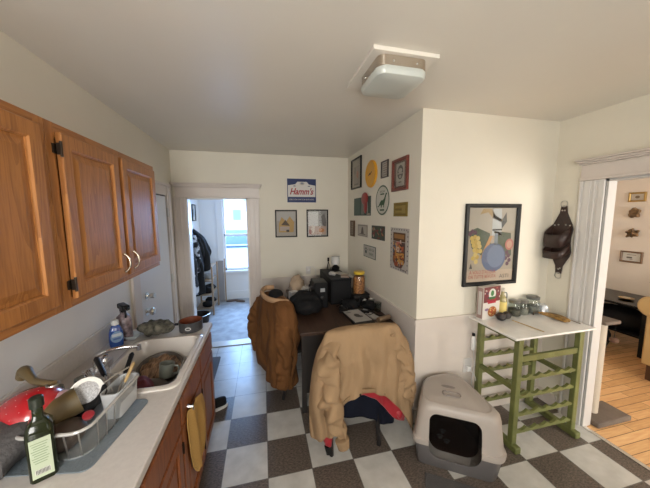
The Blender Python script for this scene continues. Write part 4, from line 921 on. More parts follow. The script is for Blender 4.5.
# tan jacket (origin at chair back: x=.70,y=1.77)
JX, JY = .70, 1.765
tab = [(0, -.02, .0, .004, .004), (.008, -.25, .26, .028, .03), (.04, -.275, .285, .045, .048), (.12, -.30, .315, .055, .05), (.25, -.345, .345, .068, .055), (.45, -.385, .375, .075, .06), (.7, -.41, .41, .08, .06), (1, -.41, .425, .08, .06)]
hemt = [(-.45, .16), (-.34, .16), (-.25, .21), (-.17, .43), (-.06, .495), (.06, .485), (.18, .43), (.28, .31), (.36, .17), (.42, .05), (.5, .03)]
def hem(x, front):
    z = interp([(a, b) for a, b in hemt], max(-.44, min(.48, x)))[0]
    return z if front else z + .05
def prof(t_): xl, xr, yf, yb = interp(tab, t_); return xl, xr, yf, yb, .968
t = thing('tan_jacket', 'tan canvas jacket hung over the chair at the near end of the desk', 'jacket', (0, 0, 0))
obj('jacket_body', drape(JX, JY, prof, hem, folds=((.014, 24, .4), (.009, 43, 1.0), (.005, 71, 2.0))), tan, t, solid=.006, sub=1)
def sleeve(pts, rs, amp=.012, sc=9, n=32, seed=0, fl=.75):
    p = spline(pts, 12); r = []
    for i in range(len(p)):
        u = i / (len(p) - 1) * (len(rs) - 1); k = min(int(u), len(rs) - 2); r.append(rs[k] + (rs[k + 1] - rs[k]) * (u - k))
    bm = tube(new(), p, r, n, flat_=fl)
    bm.normal_update()
    for v in bm.verts: v.co += Vector((1, 1, .3)) * amp * (1.1 - 3.2 * abs(noise.noise(Vector((v.co.x * sc + seed, v.co.y * sc, v.co.z * sc * 1.3 + v.co.x * 6))))) * 1.2
    return bm
obj('sleeve', sleeve([(.49, 1.745, .90), (.435, 1.715, .78), (.42, 1.69, .60), (.44, 1.665, .38), (.505, 1.645, .19)], [.05, .08, .085, .08, .05], .02), tan, t, sub=1)
obj('cuff', sleeve([(.503, 1.635, .20), (.512, 1.635, .155), (.517, 1.635, .125)], [.053, .045, .040], .002), tan, t, sub=1)
obj('sleeve', sleeve([(.93, 1.75, .90), (.99, 1.735, .76), (1.03, 1.72, .58), (1.05, 1.72, .40), (1.06, 1.74, .24)], [.05, .07, .075, .075, .05], .02, 12, seed=4), tan, t, sub=1)
bm = new(); rings = []
for i in range(41):
    x = -.25 + (.66) * i / 40; z = hem(x, True)
    y = -(.088 * (1 - abs(x / .43) ** 2.6) ** .5 if abs(x) < .42 else .02) - .006
    dz = .038
    rings.append([(JX + x, JY + y - .006, z + dz), (JX + x, JY + y - .009, z), (JX + x, JY + y + .004, z), (JX + x, JY + y + .004, z + dz)])
loft(bm, rings); obj('waistband', bm, mat('tan_knit_band', (.22, .14, .072), .85, bump=.3, bscale=200), t, sub=1)
bm = new(); lathe(bm, [(.008, 0), (.008, .004)], 12, M=Matrix.Translation((.645, 1.655, .50)) @ Matrix.Rotation(R(90), 4, 'X')); obj('snap_button', bm, mat('dark_bronze', (.05, .035, .025), .35, .8), t)
# red garment beneath
red = mat('red_nylon', (.33, .012, .022), .45, bump=.15, bscale=30, sheen=.2)
t = thing('red_jacket', 'red jacket showing under the hem of the tan jacket', 'jacket', (0, 0, 0))
def sheet(pts_top, pts_bot, y, m=8, amp=.012, sc=14, yb=0.0):
    n = 26; a = [interp([(i / (len(pts_top) - 1), *p) for i, p in enumerate(pts_top)], k / n) for k in range(n + 1)]; b = [interp([(i / (len(pts_bot) - 1), *p) for i, p in enumerate(pts_bot)], k / n) for k in range(n + 1)]
    bm = new(); rows = []
    for j in range(m + 1):
        u = j / m; rows.append([Vector((p[0] + (q[0] - p[0]) * u, y + yb * u + amp * math.sin(34 * (p[0] + (q[0] - p[0]) * u) + 3 * u) + amp * noise.noise(Vector((p[0] * sc, u * 3, 0))), p[1] + (q[1] - p[1]) * u)) for p, q in zip(a, b)])
    loft(bm, rows, cap=False, close=False); return bm
obj('jacket_body', sheet([(.44, .80), (.70, .85), (.98, .80)], [(.50, .37), (.60, .42), (.70, .43), (.80, .39), (.88, .29), (.95, .20), (1.06, .14)], 1.725), red, t, solid=.008, sub=1)
obj('sleeve', sleeve([(1.0, 1.735, .50), (1.02, 1.735, .33), (.985, 1.73, .19)], [.055, .055, .035], .01), red, t, sub=1)
obj('sleeve', sleeve([(.43, 1.745, .60), (.415, 1.75, .35), (.42, 1.735, .16), (.425, 1.73, .08)], [.03, .045, .04, .032], .008), red, t, sub=1)
obj('cuff', sleeve([(.425, 1.73, .08), (.428, 1.728, .05), (.43, 1.725, .015)], [.03, .026, .02], .002), black_m, t, label='black cuff')
t = thing('navy_shirt', 'dark navy garment hanging under the red jacket on the chair', 'shirt', (0, 0, 0))
obj('garment', sheet([(.46, .80), (.70, .83), (.95, .80)], [(.52, .26), (.62, .25), (.72, .22), (.80, .20), (.86, .13), (.90, .12), (.97, .14)], 1.765, yb=-.01), mat('navy_cloth', (.004, .0055, .013), .85, spec=.2), t, solid=.008, sub=1)
for i, (x, z0) in enumerate(((.60, .2), (.905, .15), (.925, .15))):
    pass
# brown jacket on the left chair
brn = mat('brown_canvas', (.15, .064, .021), .85, var=.2, vscale=5, bump=1.0, bscale=7, bdist=.03, spec=.2, stretch=(1.6, 1.2, .7))
BXc, BYc, rot = .105, 2.60, R(-67)
tabb = [(0, -.04, .04, .01, .01), (.015, -.20, .20, .07, .07), (.07, -.27, .28, .10, .09), (.2, -.33, .33, .115, .10), (.5, -.37, .335, .12, .11), (.85, -.33, .31, .12, .11), (1, -.30, .30, .10, .10)]
def profb(t_): xl, xr, yf, yb = interp(tabb, t_); return xl, xr, yf, yb, 1.0
def hemb(x, front): return .155 + .16 * max(0, -x) * 1.3
t = thing('brown_jacket', 'brown canvas work jacket hung over the chair beside the desk', 'jacket', (0, 0, 0))
obj('jacket_body', drape(BXc, BYc, profb, hemb, folds=((.012, 21, .9), (.007, 40, 0)), rot=rot), brn, t, solid=.008, sub=1)
def bl(x, y, z): return (BXc + x * math.cos(rot) - y * math.sin(rot), BYc + x * math.sin(rot) + y * math.cos(rot), z)
obj('sleeve', sleeve([bl(.22, -.03, .90), bl(.285, -.06, .72), bl(.30, -.07, .48), bl(.28, -.08, .26), bl(.27, -.08, .17)], [.06, .085, .08, .065, .05], .012, seed=2), brn, t, sub=1)
obj('sleeve', sleeve([bl(-.25, -.04, .90), bl(-.32, -.09, .70), bl(-.33, -.10, .5), bl(-.27, -.10, .32)], [.06, .08, .075, .05], .012, seed=6), brn, t, sub=1)
bm = new(); blob(bm, bl(-.03, .02, .985), .075, .14, .045, 14); obj('lining', bm, fab, t, label='black fleece lining in the open collar')
obj('collar', tube(new(), spline([bl(-.17, .07, 1.02), bl(-.20, -.02, 1.02), bl(-.10, -.10, 1.01), bl(.04, -.11, .99), bl(.14, -.05, .975), bl(.19, .05, .96)], 6), [.022] * 31, 10, flat_=1.3), mat('pale_tan_collar', (.36, .22, .12), .8), t, sub=1)

# ------------------------------------------------------------------ things on the worktop
CZ = .911
bg = mat('dark_green_glass', (.010, .014, .004), .12, coat=.2, spec=.3)
t = thing('olive_oil_bottle', 'tall dark green square oil bottle nearest the camera on the worktop', 'bottle', (-.742, 1.005, CZ), (0, 0, R(30)))
bm = new(); loft(bm, [[(x * s, y * s, z) for x, y in rrect(.068, .068, .014)] for z, s in ((0, .92), (.006, 1), (.165, 1), (.185, .9), (.20, .62), (.212, .40), (.235, .37), (.262, .37))]); obj('bottle_body', bm, bg, t)
obj('cap', lathe(new(), [(.018, .245), (.018, .275), (.014, .279)], 20), mat('black_green_cap', (.015, .02, .012), .35), t)
a = Art(); a.rect(0, .085, .05, .135, (.40, .45, .33), 1)
for i in range(9): a.rect(-.002, .138 - i * .0085, .04 - .006 * (i % 3), .003, (.22, .28, .18), 2)
a.rect(0, .038, .036, .018, (.5, .5, .45), 2)
for i in range(11): a.rect(-.015 + i * .003, .038, .0014, .016, (.04, .04, .04), 3)
a.build('label', t, (0, -.0345, 0), (R(90), 0, 0)); 
# strawberry shaped bowl
t = thing('strawberry_bowl', 'big red plastic strawberry shaped container with white specks', 'container', (-.905, 1.185, 1.015))
sm = mat('strawberry_red', (.42, .015, .022), .25, coat=.6)
Ms = Matrix.Rotation(R(-14), 4, 'Z') @ Matrix.Rotation(R(-8), 4, 'Y')
bm = new(); prof = [(.002, -.125), (.035, -.115), (.065, -.085), (.088, -.035), (.098, .01), (.097, .05), (.082, .09), (.055, .11), (.01, .118)]
lathe(bm, prof, 28, M=Ms @ Matrix.Rotation(R(90), 4, 'Y')); obj('shell', bm, sm, t)
bm = new()
for j, zz in enumerate([-.095, -.075, -.055, -.035, -.015, .005, .025, .045, .065]):
    r_ = interp([(z, r) for r, z in prof], zz)[0]
    for k in range(14):
        a_ = 2 * PI * (k + .5 * (j % 2)) / 14; p = Ms @ Matrix.Rotation(R(90), 4, 'Y') @ Vector((r_ * math.cos(a_), r_ * math.sin(a_), zz))
        if p.z > -.02: blob(bm, p, .0014, .0014, .0014, 4)
obj('seed_specks', bm, mat('pink_white', (.62, .35, .36), .3), t)['kind'] = 'stuff'
bm = new(); blob(bm, (.10, .01, .05), .028, .036, .02, 10); obj('pale_cap', bm, mat('pale_pink', (.62, .42, .46), .35), t, label='pale pink and white top')
# dark wet cloth under it
soft('grey_towel', 'dark grey folded towel bunched under the strawberry container', 'towel', (-.93, 1.10, CZ), .13, .17, .085, mat('dark_grey_towel', (.075, .07, .07), .9, bump=.6, bscale=60), .025, 14, seed=4)
# ladle
ol = mat('olive_stoneware', (.135, .098, .045), .4, bump=.05)
t = thing('olive_ladle', 'olive brown curved ladle leaning over the strawberry container', 'ladle', (0, 0, 0))
pts = spline([(-1.005, 1.31, 1.105), (-.985, 1.30, 1.135), (-.955, 1.275, 1.13), (-.92, 1.25, 1.115), (-.87, 1.225, 1.115), (-.825, 1.205, 1.115)], 6)
obj('handle', tube(new(), pts, lerpl([.019, .024, .018, .0135, .013, .014], 0, len(pts)), 14), ol, t)
bm = new(); tube(bm, [(-.825 + .018 * math.cos(a), 1.20 + .018 * math.sin(a), 1.118) for a in [2 * PI * i / 14 for i in range(15)]], .004, 8, cap=False); obj('ring', bm, steel, t)
# olive cup tipped over, and strainer
M = Matrix.Translation((-.815, 1.155, 1.02)) @ Matrix.Rotation(R(38), 4, 'Z') @ Matrix.Rotation(R(78), 4, 'Y')
t = thing('olive_mug', 'olive brown tall mug tipped over in the dish rack', 'mug', (0, 0, 0))
obj('mug_body', lathe(new(), [(.03, -.05), (.048, -.045), (.052, 0), (.052, .085), (.047, .085), (.046, -.03)], 28, M=M), ol, t)
t = thing('mesh_strainer', 'round pale mesh strainer with black grip standing in the dish rack', 'strainer', (0, 0, 0))
M = Matrix.Translation((-.738, 1.235, 1.045)) @ Matrix.Rotation(R(28), 4, 'Z') @ Matrix.Rotation(R(62), 4, 'X')
obj('rim', lathe(new(), [(.054, 0), (.058, 0), (.058, .008), (.054, .008)], 28, M=M), steel, t)
obj('mesh', lathe(new(), [(.001, .016), (.024, .014), (.04, .009), (.054, .002)], 28, M=M), mat('pale_mesh', (.62, .62, .64), .5, var=.5, vscale=200), t)
bm = new(); pts = [M @ Vector((.056 * math.cos(a), .056 * math.sin(a), .004)) for a in [R(215 + 14 * i) for i in range(12)]]; tube(bm, pts, [.006, .012, .014, .015, .016, .016, .016, .016, .015, .014, .012, .006], 8); obj('black_grip', bm, blackp, t)
obj('handle', tube(new(), [M @ Vector((.045, .01, 0)), M @ Vector((.09, .03, -.01)), M @ Vector((.15, .05, -.03))], .004, 8), steel, t)
# dish rack
t = thing('dish_rack', 'clear plastic dish rack with wire sides on the grey drying mat', 'dish rack', (-.72, 1.20, CZ + .006))
clr = mat('clear_plastic', (.30, .31, .31), .12, trans=.0, coat=.5)
def rk(w, d, z, r=.05): return [Vector((x, y, z)) for x, y in rrect(w, d, r, 6)]
RZ = Matrix.Rotation(R(-6), 4, 'Z')
def rt(l): return [RZ @ p for p in l]
bm = new(); r0 = rt(rk(.235, .36, .115)); tube(bm, r0 + [r0[0]], .006, 8, cap=False); obj('top_rim', bm, mat('milky_rim', (.42, .41, .39), .2, coat=.5), t)
bm = new(); loft(bm, [rt(rk(.20, .32, .0)), rt(rk(.232, .355, .113))], cap=False); obj('clear_side', bm, glass('rack_plastic', (.80, .81, .81), .15), t)
bm = new(); loft(bm, [rt(rk(.20, .32, .0)), rt(rk(.20, .32, .006))]); obj('tray', bm, mat('milky_tray', (.33, .34, .34), .25), t)
for i, (x, y) in enumerate([(.118, -.12), (.09, -.17), (.05, -.18), (0, -.18), (-.05, -.18), (.118, -.07), (.118, -.02)]):
    p = RZ @ Vector((x, y, .115)); q = RZ @ Vector((x * .9, y * .9, .006)); obj('wire', tube(new(), [p, q], .0025, 6), steel, t)
obj('cutlery_bin', thing_bin := loft(new(), [[RZ @ Vector((.075 + x * s, .085 + y * s, z)) for x, y in rrect(.075, .16, .02)] for z, s in ((.008, .85), (.125, 1), (.125, .93), (.012, .8))], cap=False), mat('cloudy_bin', (.45, .46, .47), .25), t)
o = obj('drying_mat', crumple(loft(new(), [[(x + .10 * 0, y, z) for x, y in rrect(.29, .36, .03)] for z in (.001, .005)]), 0, 1), mat('blue_grey_mat', (.16, .19, .215), .5, bump=.5, bscale=70), loc=(-.715, 1.175, CZ), rot=(0, 0, R(-10))); props(o, 'blue grey drying mat spread on the worktop under the dish rack', 'mat')
soft('dark_bowl', 'dark brown bowl stacked inside the dish rack behind the wires', 'bowl', (-.75, 1.11, CZ + .014), .065, .075, .045, mat('dark_brown_ceramic', (.07, .05, .04), .3), 0, 1)
soft('steel_cup', 'shiny black pan lying at the back of the dish rack', 'pan', (-.79, 1.28, CZ + .014), .06, .055, .055, mat('black_enamel', (.02, .02, .022), .15), 0, 1)
# utensils in the bin
def utensil(name, lb, p, q, r, m, head=None, hm=None, rs=None):
    t = thing(name, lb, name.replace('_', ' '), p); P0, Q0 = Vector(p), Vector(q)
    L = Q0 - P0
    obj('shaft', tube(new(), [(0, 0, 0), tuple(L * .45)], .0035, 8), steel, t)
    pts = [L * u for u in (.43, .5, .75, .95, 1.0)]
    obj('handle', tube(new(), pts, [r * .6, r, r, r * 1.15, r * .6], 10), m, t)
    return t
utensil('kitchen_knife', 'black handled utensil leaning left above the strainer', (-.655, 1.255, 1.02), (-.83, 1.48, 1.075), .011, blackp)
utensil('spatula', 'black handled utensil leaning toward the faucet tip', (-.645, 1.27, 1.0), (-.665, 1.47, 1.085), .010, blackp)
utensil('wooden_spoon', 'thin pale wooden handled utensil in the white bin', (-.625, 1.22, 1.0), (-.617, 1.37, 1.085), .007, mat('bamboo', (.48, .34, .16), .5))
for k, (p, q) in enumerate((((-.68, 1.27, 1.0), (-.78, 1.50, 1.06)), ((-.70, 1.29, .99), (-.84, 1.42, 1.05)))):
    t = thing('fork', ['steel fork lying flat beside the faucet tip', 'steel fork behind the mesh strainer'][k], 'fork', p); L = Vector(q) - Vector(p)
    obj('shaft', tube(new(), [(0, 0, 0), tuple(L * .7)], .004, 8), steel, t)
    s_ = L.cross(Vector((0, 0, 1))).normalized()
    for u in (-1.5, -.5, .5, 1.5): obj('tine', tube(new(), [tuple(L * .7), tuple(L * .78 + s_ * u * .007), tuple(L + s_ * u * .007)], .002, 6), steel, t)
t = thing('glass_tumbler', 'clear glass upside down behind the black handled utensils', 'glass', (-.86, 1.42, CZ + .001)); obj('tumbler', lathe(new(), [(.036, 0), (.03, .10), (.026, .10), (.033, .004)], 24), MATS['tumbler_glass'], t)
t = thing('glass_tumbler', 'clear glass upside down next to the backsplash behind the strainer', 'glass', (-.93, 1.36, CZ + .001)); obj('tumbler', lathe(new(), [(.036, 0), (.03, .10), (.026, .10), (.033, .004)], 24), MATS['tumbler_glass'], t)
t = thing('red_lid', 'small red lid lying in the dish rack under the strainer', 'saucer', (-.69, 1.15, CZ + .085), (R(20), R(15), 0)); obj('disc', lathe(new(), [(.018, 0), (.019, .008), (.014, .011)], 20), red, t)  # small red lid, built as a loose disc
# soap bottles behind the sink
t = thing('dish_soap', 'clear bottle of blue dish soap standing behind the sink', 'bottle', (-.975, 1.965, CZ), (0, 0, R(35)))
def sq(prof): return [[(x * s, y * s * .6, z) for x, y in rrect(.08, .08, .03)] for s, z in prof]
obj('bottle_body', loft(new(), sq([(.8, 0), (.95, .008), (1, .05), (.95, .10), (.78, .125), (.45, .15), (.3, .155)])), mat('blue_soap', (.02, .07, .30), .1, coat=1), t)
a = Art(); a.ell(0, .072, .034, .038, (.20, .32, .50), 1); a.rect(0, .085, .05, .02, (.55, .6, .65), 2); a.rect(0, .06, .04, .012, (.08, .14, .35), 2); a.build('label', t, (0, -.0248, 0), (R(90), 0, 0))
obj('cap', lathe(new(), [(.02, .15), (.022, .155), (.02, .18), (.01, .185)], 16), mat('white_cap', (.6, .62, .63), .3), t)
t = thing('trigger_sprayer', 'black and pink bottle with black trigger spray head at the wall', 'spray bottle', (-.975, 2.075, CZ), (0, 0, R(40))); t.scale = (1.25, 1.25, 1.2)
obj('bottle_body', lathe(new(), [(.036, 0), (.038, .01), (.038, .11), (.03, .14), (.014, .155), (.014, .17)], 24), mat('sprayer_label', (.36, .28, .30), .35, col2=(.03, .02, .025), vscale=26), t)
bm = new(); box(bm, -.018, .018, -.065, .03, .185, .215); box(bm, -.012, .012, -.02, .02, .165, .19); box(bm, -.008, .008, -.085, -.06, .19, .21); obj('spray_head', bm, blackp, t, bev=.006)
obj('trigger', tube(new(), spline([(0, -.03, .19), (0, -.045, .165), (0, -.04, .14)], 4), .005, 8), blackp, t)
t = thing('soap_dish', 'small pale blue white dish beside the blue dish soap', 'dish', (-.925, 2.06, CZ)); obj('dish', lathe(new(), [(.025, 0), (.05, .022), (.055, .035), (.05, .035), (.024, .008)], 24), mat('pale_blue_ceramic', (.48, .54, .58), .25), t)
# camouflage rag, pan
soft('patterned_rag', 'bunched green brown patterned cloth on the worktop behind the sink', 'cloth', (-.79, 2.11, CZ + .001), .13, .075, .045, mat('camo_cloth', (.15, .14, .11), .9, col2=(.03, .03, .022), vscale=28), .03, 22, seed=1, rot=-.25)
t = thing('saucepan', 'dark grey pan with copper brown inside at the worktop end', 'pan', (-.555, 2.125, CZ)); t.scale = (1.13, 1.13, 1.15)
obj('pan_body', lathe(new(), [(.066, 0), (.072, .004), (.074, .068), (.071, .068), (.069, .010)], 36, cap=True), mat('pan_grey', (.045, .045, .048), .3), t)
obj('interior', lathe(new(), [(.001, .0112), (.0685, .0112), (.0706, .067)], 36, cap=False), mat('copper_brown', (.16, .045, .022), .35), t)
a = Art(); a.ell(0, 0, .018, .011, (.5, .5, .5), 1); a.ell(0, 0, .012, .006, (.08, .08, .08), 2); a.build('badge', t, (0, -.0745, .034), (R(90), 0, 0))
obj('handle_stub', B(-.10, -.073, -.012, .012, .04, .052), blackp, t, bev=.004)
# dishes in the sink
t = thing('frying_pan', 'wide dark pan of leftovers soaking in the sink', 'pan', (-.675, 1.83, .76), (R(14), R(6), 0))
obj('pan_body', lathe(new(), [(.09, 0), (.125, .04), (.13, .055), (.122, .055), (.088, .006)], 36), mat('dark_pot', (.09, .075, .062), .4), t)
bm = blob(new(), (0, 0, .035), .115, .115, .03, 18); crumple(bm, .02, 35); o = obj('food', bm, mat('noodle_food', (.42, .26, .15), .5, col2=(.07, .035, .02), vscale=9, stretch=(9, 2, 1)), t); o['kind'] = 'stuff'
t = thing('sink_mug', 'grey green mug standing among dishes in the sink', 'mug', (-.605, 1.70, .80), (R(-8), R(8), 0))
obj('mug_body', lathe(new(), [(.028, 0), (.036, .005), (.042, .085), (.037, .085), (.032, .012)], 28), mat('grey_green_glaze', (.15, .16, .135), .3), t)
obj('handle', tube(new(), spline([(.038, 0, .07), (.065, 0, .065), (.065, 0, .03), (.034, 0, .02)], 5), .006, 8), MATS['grey_green_glaze'], t)
soft('red_dishcloth', 'dark red wet cloth crumpled in the near end of the sink', 'cloth', (-.71, 1.54, .80), .10, .075, .05, mat('dark_red_cloth', (.11, .014, .022), .7), .03, 22, seed=9)
soft('cooking_pot', 'dark brown pot at the bottom of the sink', 'pot', (-.66, 1.58, .74), .12, .10, .06, mat('brown_pot', (.06, .035, .025), .35), .004, 10)
t = thing('sink_plate', 'pale plate leaning on the sink side next to the mug', 'plate', (-.515, 1.74, .80), (0, R(-72), 0)); obj('plate', lathe(new(), [(.05, 0), (.085, .012), (.085, .016), (.048, .005)], 30), mat('pale_plate', (.32, .30, .27), .3), t)
# yellow towel on the cabinet door
t = thing('yellow_towel', 'yellow dish towel hanging on the brown base cabinet door', 'towel', (0, 0, 0))
prf = [(.745, 1.43, 1.53), (.69, 1.40, 1.66), (.62, 1.41, 1.76), (.52, 1.43, 1.80), (.42, 1.45, 1.80), (.33, 1.49, 1.76), (.27, 1.54, 1.68)]
bm = new(); rings = []
for z, a_, b_ in prf:
    rings.append([Vector((-.408 + .011 * math.sin(40 * (a_ + (b_ - a_) * k / 16) + z * 6), a_ + (b_ - a_) * k / 16, z + .015 * math.sin(k * .9) * (1 if z < .35 else .2))) for k in range(17)])
loft(bm, rings, cap=False, close=False); obj('towel_cloth', bm, mat('mustard_towel', (.46, .27, .075), .9, bump=.4, bscale=120), t, solid=.006, sub=1)
bm = new(); tube(bm, [(-.424, 1.46, .755), (-.398, 1.46, .75), (-.398, 1.47, .725)], .006, 8); obj('hook', bm, steel, t)
o = None
# shoe, dark door mat
t = thing('sneaker', 'black sneaker with white sole lying by the base cabinet', 'shoe', (-.50, 2.42, 0), (0, 0, R(-72)))
def shoe_ring(y, w, z0, z1): return [(w * math.cos(a) * (1 if math.sin(a) > 0 else 1.1), y, (z0 + z1) / 2 + (z1 - z0) / 2 * math.sin(a)) for a in [2 * PI * i / 16 for i in range(16)]]
obj('upper', loft(new(), [shoe_ring(-.125, .02, .02, .05), shoe_ring(-.11, .038, .018, .065), shoe_ring(-.05, .046, .018, .075), shoe_ring(0, .043, .018, .10), shoe_ring(.06, .038, .018, .105), shoe_ring(.11, .035, .018, .105), shoe_ring(.13, .02, .02, .09)]), fab, t, sub=1)
bm = new(); pts = [(.046 * math.cos(a) * (1.05 if math.sin(a) < 0 else .9), .14 * math.sin(a)) for a in [2 * PI * i / 24 for i in range(24)]]; prism(bm, pts, 0, .026); obj('sole', bm, white_m, t, bev=.004)
for k in range(4): obj('lace', tube(new(), [(-.02, -.05 + .02 * k, .084 + .005 * k), (.02, -.045 + .02 * k, .084 + .005 * k)], .0025, 6), white_m, t)
o = obj('door_mat', loft(new(), [[(x, y, z) for x, y in rrect(.42, .60, .02)] for z in (0, .008)]), MATS['charcoal_mat'], smooth=False, loc=(-.77, 3.09, .0005)); props(o, 'dark grey mat on the floor in front of the white side door', 'mat')

# ------------------------------------------------------------------ porch
t = thing('framed_print', 'small black framed print on the porch wall above the coats', 'picture', (PX0, 5.44, 1.84), LEFT)
obj('frame', frame(new(), .24, .31, .018, .02), black_m, t, smooth=False); a = Art().board(.21, .28, .002, (.6, .62, .62)); a.ell(0, 0, .05, .08, (.25, .3, .33), 1); a.build('print', t, (0, 0, .004))
t = thing('coat_rack', 'white peg rail on the porch wall carrying the dark coats', 'coat rack', (PX0, 4.72, 1.62), LEFT)
obj('rail_board', B(-.35, .35, -.04, .04, 0, .02), porch_m, t, bev=.003)
for x in (-.25, -.08, .09, .26): obj('peg', tube(new(), [(x, 0, .02), (x, .01, .07)], .008, 8), steel, t)
dye = mat('tie_dye_black', (.012, .012, .016), .8, col2=(.012, .012, .016))
nt = dye.node_tree; cr = [n for n in nt.nodes if n.type == 'VALTORGB'][0]; cr.color_ramp.elements[0].position = .50; cr.color_ramp.elements[1].position = .56; cr.color_ramp.elements[1].color = (.6, .62, .66, 1); [n for n in nt.nodes if n.type == 'TEX_NOISE'][0].inputs['Scale'].default_value = 9
def coat(lb, y, m, zt, zb, w, d, cat='coat', nm='hanging_coat', sd=0):
    t = thing(nm, lb, cat, (PX0 + .10, y, 0))
    pr = [(0, -.01, .01, .01, .01), (.05, -.05, .05, .04, .05), (.2, -w * .4, w * .4, .05, d * .6), (.6, -w * .5, w * .5, .055, d), (1, -w * .48, w * .45, .055, d * .9)]
    def pf(t_): a_, b_, c_, d_ = interp(pr, t_); return a_, b_, c_, d_, zt
    bm = drape(0, 0, pf, lambda x, f: zb + .05 * math.sin(9 * x + sd), n=40, m=18, folds=((.012, 30, sd),), rot=R(-90))
    obj('coat_body', bm, m, t, solid=.006, sub=1)
    obj('sleeve', sleeve([(.08, w * .30, zt - .15), (.13, w * .40, zt - .4), (.12, w * .42, zt - .75)], [.05, .055, .04], .01, seed=sd), m, t, sub=1)
    return t
coat('black and white tie dyed coat hanging nearest the doorway on the porch wall', 4.42, dye, 1.62, .50, .24, .14, sd=1)
coat('long black coat hanging in the middle of the porch wall', 4.66, fab, 1.56, .46, .24, .20, sd=2)
coat('black jacket hanging farthest along the porch wall', 4.92, fab, 1.56, .85, .24, .26, sd=3)
# wooden shelf
lw_ = wood('pale_shelf_wood', (.42, .30, .19), (.30, .20, .12), 'Y', .5)
t = thing('shoe_shelf', 'pale wooden shoe shelf standing below the coats on the porch', 'shelf', (-1.06, 5.22, 0))
for x in (-.16, .16):
    for y in (-.28, .28): obj('post', B(x - .014, x + .014, y - .014, y + .014, 0, .88), lw_, t, smooth=False)
for z in (.12, .37, .62, .86): obj('shelf_board', B(-.145, .145, -.265, .265, z - .012, z), lw_, t, smooth=False)
for k, (x, y, z) in enumerate(((.05, -.15, .12), (.05, .1, .12), (.05, -.12, .37), (.05, .12, .37), (.05, -.05, .62))):
    lbs = ['dark shoes on the bottom board of the porch shelf, nearer end', 'dark shoes on the bottom board of the porch shelf, farther end', 'black shoes on the second board of the porch shelf, nearer end', 'black shoes on the second board of the porch shelf, farther end', 'pale folded bundle on the upper board of the porch shelf']
    soft('shoe' if k < 4 else 'folded_cloth', lbs[k], 'shoe' if k < 4 else 'cloth', (-1.06 + x, 5.22 + y, z + .001), .10, .07, .06, fab if k < 4 else mat('grey_bundle', (.3, .33, .36), .8), .015, 20, seed=k)
t = thing('round_basket', 'dark round metal basket on the porch floor below the coats', 'basket', (-1.07, 4.60, 0))
obj('basket_body', lathe(new(), [(.12, .0), (.15, .02), (.17, .16), (.165, .16), (.145, .025), (.11, .008)], 28), mat('dark_bronze', (.05, .035, .025), .35, .8), t); obj('rim', tube(new(), [(.17 * math.cos(2 * PI * i / 24), .17 * math.sin(2 * PI * i / 24), .16) for i in range(25)], .006, 8, cap=False), steel, t)
t = thing('folded_board', 'thin dark panel leaning in the porch corner beside the shelf', 'panel', (-.86, 5.72, 0)); obj('panel', B(-.09, .05, -.012, .012, 0, .86), mat('grey_board', (.30, .29, .29), .5), t, smooth=False); obj('edge_strip', B(.061, .085, -.014, .014, 0, .9), lw_, t, smooth=False)
t = thing('curtain', 'dark narrow curtain hanging at the right side of the porch window', 'curtain', (-.245, 5.79, 0))
bm = new(); loft(bm, [[(-.03 + .008 * k, .012 * math.sin(k * 1.3), z) for k in range(12)] for z in (2.2, 1.6, 1.0, .60)], cap=False, close=False); obj('cloth', bm, mat('slate_cloth', (.06, .07, .09), .8), t, solid=.004)
obj('curtain_rod', tube(new(), [(-.7, .0, 2.21), (.12, .0, 2.21)], .008, 8), steel, t)
for x, y, r_, lb in ((-.66, 5.66, 12, 'small brown sandal on the porch floor under the window, left one'), (-.50, 5.60, -30, 'small brown sandal on the porch floor under the window, right one')):
    o = obj('sandal', prism(new(), [(.12 * math.cos(a), .04 * math.sin(a)) for a in [2 * PI * i / 16 for i in range(16)]], 0, .03), mat('sandal_brown', (.11, .07, .05), .6), loc=(x, y, .001), rot=(0, 0, R(r_)), bev=.006); props(o, lb, 'sandal')

# ------------------------------------------------------------------ outdoors through the porch window
struct('ground', B(-30, 25, 6.2, 60, -1.0, -.9), mat('pale_street', (.85, .85, .86), .9))
t = thing('house', 'pale gabled house across the street seen through the window', 'house', (-3.5, 40, -.9))
obj('wall', B(-5, 5, 0, 8, 0, 5), mat('house_siding', (.85, .85, .85), .8), t, smooth=False)
bm = new(); prism(bm, [(-5.6, 5), (5.6, 5), (0, 8.5)], -.4, 8.4, Matrix(((1, 0, 0, 0), (0, 0, 1, 0), (0, 1, 0, 0), (0, 0, 0, 1)))); obj('roof', bm, mat('house_roof', (.5, .5, .52), .8), t, smooth=False)
for x in (-3, 0, 3):
    w_ = obj('window', B(x - .6, x + .6, -.04, 0.01, 2, 3.6), white_m, t, smooth=False); obj('pane', B(x - .5, x + .5, -.06, -.03, 2.1, 3.5), mat('dark_pane', (.4, .42, .45), .3), w_, smooth=False)
t = thing('parked_car', 'blue car parked on the street seen through the porch window', 'car', (-2.2, 24, -.9))
cm = mat('car_blue', (.24, .29, .33), .4)
bm = new(); loft(bm, [[(x, y * s, z) for x, y in rrect(4.4 * k, 1.8, .4)] for z, k, s in ((.3, .97, .95), (.5, 1, 1), (.85, .99, 1), (.95, .95, .95))]); obj('body', bm, cm, t)
bm = new(); loft(bm, [[(x, y * s, z) for x, y in rrect(2.9 * k, 1.7, .3)] for z, k, s in ((.94, 1, .95), (1.4, .72, .8), (1.45, .65, .72))]); obj('cabin', bm, mat('car_glass', (.3, .33, .36), .3), t)
for x in (-1.35, 1.35):
    for y in (-.82, .82): obj('wheel', lathe(new(), [(.2, -.1), (.33, -.1), (.33, .1), (.2, .1)], 20, M=Matrix.Translation((x, y, .33)) @ Matrix.Rotation(R(90), 4, 'X')), blackp, t)

